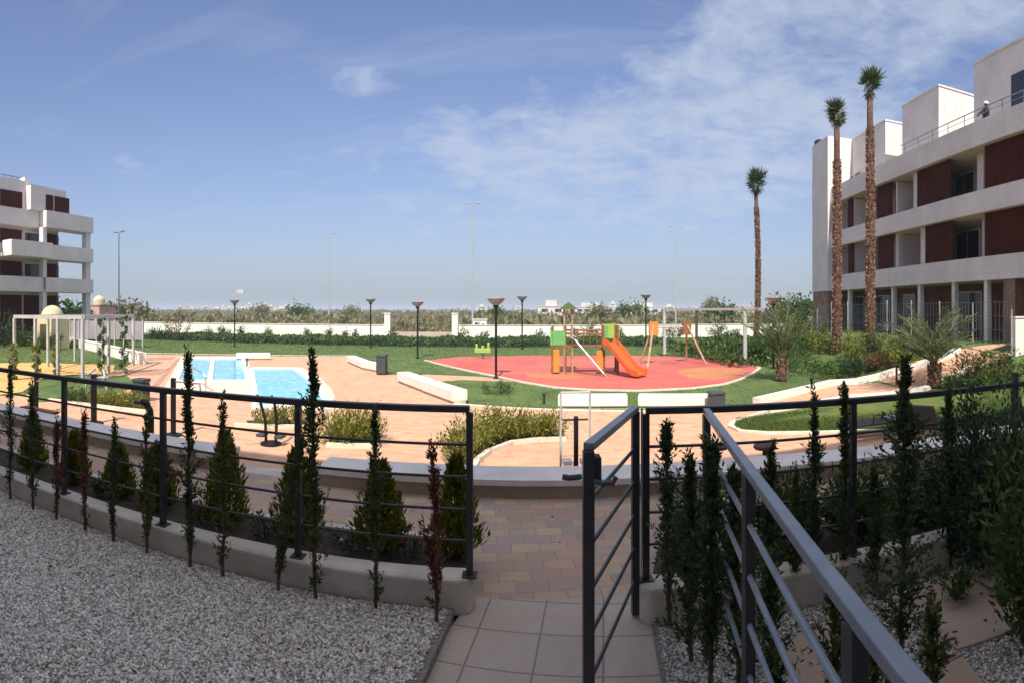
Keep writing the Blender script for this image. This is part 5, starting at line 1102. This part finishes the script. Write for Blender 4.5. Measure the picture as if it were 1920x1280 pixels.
# distant trees
def far_tree(px, D, H, w, label, m=scrub_m, seed=0):
    p = atD(px, D, 0); p.z = land_z(p.x, p.y); t = thing('broadleaf_tree', p, label, 'tree'); r = np.random.default_rng(seed); n = 700
    k = 16; c = np.stack([r.normal(0,w*.26,k), r.normal(0,w*.26,k), H*(.5+.38*r.random(k))],1); j = r.integers(0,k,n)
    cs = c[j]+r.normal(0, w*.11, (n,3)); LB(seed).add(cs+np.array(p), r.normal(0,1,(n,3)), .11*w, .06*w).build('crown', m, t)
    mb = MB().tube([p-Vector((0,0,.2)), p+Vector((0,0,H*.6))], [w*.05,w*.02], 6)
    for i in range(4): mb.tube([p+Vector((0,0,H*.3)), p+Vector(c[i]*.9)], [w*.025,w*.008], 5)
    mb.build('trunk', bark, t)
for i, (px, D, H, w, lab) in enumerate(((1332,140,6.2,5,'rounded olive tree on the horizon right of the swing'), (1180,120,4.0,6,'broad tree beyond the wall behind the swing'), (1130,100,3.4,5,'low tree beyond the wall behind the play bridge'),
    (920,130,3.4,5,'small tree beyond the wall right of the tallest street light'), (660,150,3.6,6,'dark tree beyond the wall left of the gate'), (560,130,4.2,6,'rounded tree beyond the wall right of the pools'),
    (232,100,3.6,9,'dark green tree mass right of the tower house'), (265,110,3.2,7,'olive green tree behind the left wall end'), (480,160,4.4,7,'pale olive tree on the plain behind the pools'), (1350,90,3.4,6,'green tree over the wall between the frame posts'),
    (1470,70,4.2,5,'green tree behind the upright date palm'), (1500,66,4.2,5,'leafy tree left of the right building corner'), (30,70,3.6,8,'olive trees edge below the left balconies'), (130,68,3.2,7,'low olive tree beside the domed house'))):
    far_tree(px, D, H, w, lab, shrub_g if i % 2 else scrub_m, 60+i)
# town houses
town_w = mat('town_white', (.60,.57,.52), .85, .1, .05)
def far_house(w, d, h, kind):
    t = thing('far_house', (0,0,0), 'tiny pale house of the distant coastal town', 'house', 'houses of the distant town'); t['_w'] = 0
    MB().box(-w/2,w/2,-d/2,d/2,-4,h).build('wall', town_w, t)
    m = MB().box(-w/2-.2,w/2+.2,-d/2-.2,d/2+.2,h,h+.35)
    if kind: m.box(-w*.2,w*.15,-d*.3,d*.3,h+.35,h+2.4)
    m.build('roof', town_w, t)
    for fl in range(max(1, int(h/3))): MB().box(-w*.36,w*.3,-d/2-.06,-d/2-.01,fl*3+1.2,fl*3+2.1).build('window', dark_glass, t)
    return t
protos = [far_house(14,9,6.2,1), far_house(9,9,6.5,0), far_house(22,9,3.8,1), far_house(8,8,9.3,1)]
LABT = {0:'tiny pale house of the distant town left of the pools lamp post', 1:'tiny pale house of the distant town between lamp post and slim street light', 2:'tiny pale house of the distant town near the gate pillars', 3:'tiny pale house of the distant town behind the playground'}
r = random.Random(12); hp = []
for px in range(338, 436, 12): hp.append((px+r.uniform(-4,4), r.uniform(720,980), 0))
for px in range(448, 570, 9): hp.append((px+r.uniform(-4,4), r.uniform(700,900), 1))
for px in (640, 672, 750, 800, 870): hp.append((px, r.uniform(950,1150), 2))
for px in (905, 970, 1080, 1150, 1255, 1300): hp.append((px, r.uniform(600,760), 3))
for i, (px, D, zone) in enumerate(hp):
    pr = protos[i % 4]; q = atD(px, D, 0); q.z = land_z(q.x, q.y)+(1.5 if zone < 3 else .8)+r.random()*1.0
    if i < 4: pr.location = q; pr.rotation_euler = (0,0,-(px-X0)/F); pr['label'] = LABT[zone]; pr['group'] = 'houses of the distant town, zone by the pools'
    else: copy_tree(pr, q, -(px-X0)/F+r.uniform(-.3,.3), LABT[zone], ('houses of the distant town, zone by the pools','houses of the distant town, middle zone','houses of the distant town by the gate','houses of the distant town behind the playground')[zone])
def big_house(px, D, w, h, label, up=True, base=0.0):
    q = atD(px, D, 0); q.z = land_z(q.x, q.y); t = thing('flat_roofed_house', q, label, 'house'); t['_w'] = 0; t.rotation_euler = (0,0,-(px-X0)/F)
    MB().box(-w/2,w/2,-4,4,-1,h).build('wall', town_w, t); m = MB().box(-w/2-.3,w/2+.3,-4.3,4.3,h,h+.3)
    m.build('roof', town_w, t)
    if up: MB().box(-w*.22,w*.2,-3,3,h+.3,h+2.6).build('upper_storey', town_w, t)
    n = int(w/4)
    for k in range(n): x = -w/2+(k+.5)*w/n; MB().box(x-1.3,x+1.3,-4.05,-4.01,h-2.3,h-.9).build('window', dark_glass, t)
big_house(1034, 230, 11, 4.9, 'white villa with upper storey behind the play tower roof')
big_house(1108, 300, 24, 5.2, 'long low white house right of the villa')
big_house(1205, 290, 26, 5.0, 'long low white house behind the lamp at the swing')
big_house(1375, 280, 22, 5.4, 'pale flat house right of the horizon olive tree', False)
# roadside mast
p = atD(443, 300, -2); t = thing('water_tower', p, 'thin lattice mast above the lamp post behind the pools', 'mast'); MB().tube([p, p+Vector((0,0,15.5))], [.5,.2], 6).build('shaft', pole_grey, t); MB().box(p.x+.5,p.x+5,p.y-.5,p.y+.5,10.6,12.4).build('platform', steel_light, t); t.name = 'radio_mast'
p = atD(900, 64, -1.8); t = thing('utility_box', p, 'small white utility box on the wall beside the tallest street light', 'box'); MB().box(p.x-.8,p.x+.8,p.y-.3,p.y+.3,-1.8,.45).build('body', bench_w, t, bevel=.03); MB().box(p.x-.9,p.x+.9,p.y-.4,p.y+.4,.45,.55).build('lid', bench_w, t)
hm = bpy.data.materials.new('sea_air'); hm.use_nodes = True; t_ = hm.node_tree; t_.nodes.clear()
pv = N(t_, 'ShaderNodeVolumePrincipled', ins={'Color': (.80,.88,1.0,1), 'Density': 0.0005, 'Anisotropy': 0.0}); ho = N(t_, 'ShaderNodeOutputMaterial'); L(t_, pv.outputs[0], ho.inputs['Volume'])
tag(MB().box(-9500,9500,-800,9500,-140,24).build('haze', hm), 'pale sea haze over the distant land', None, None, 'stuff')
for o in bpy.data.objects:
    if '_w' in o: del o['_w']
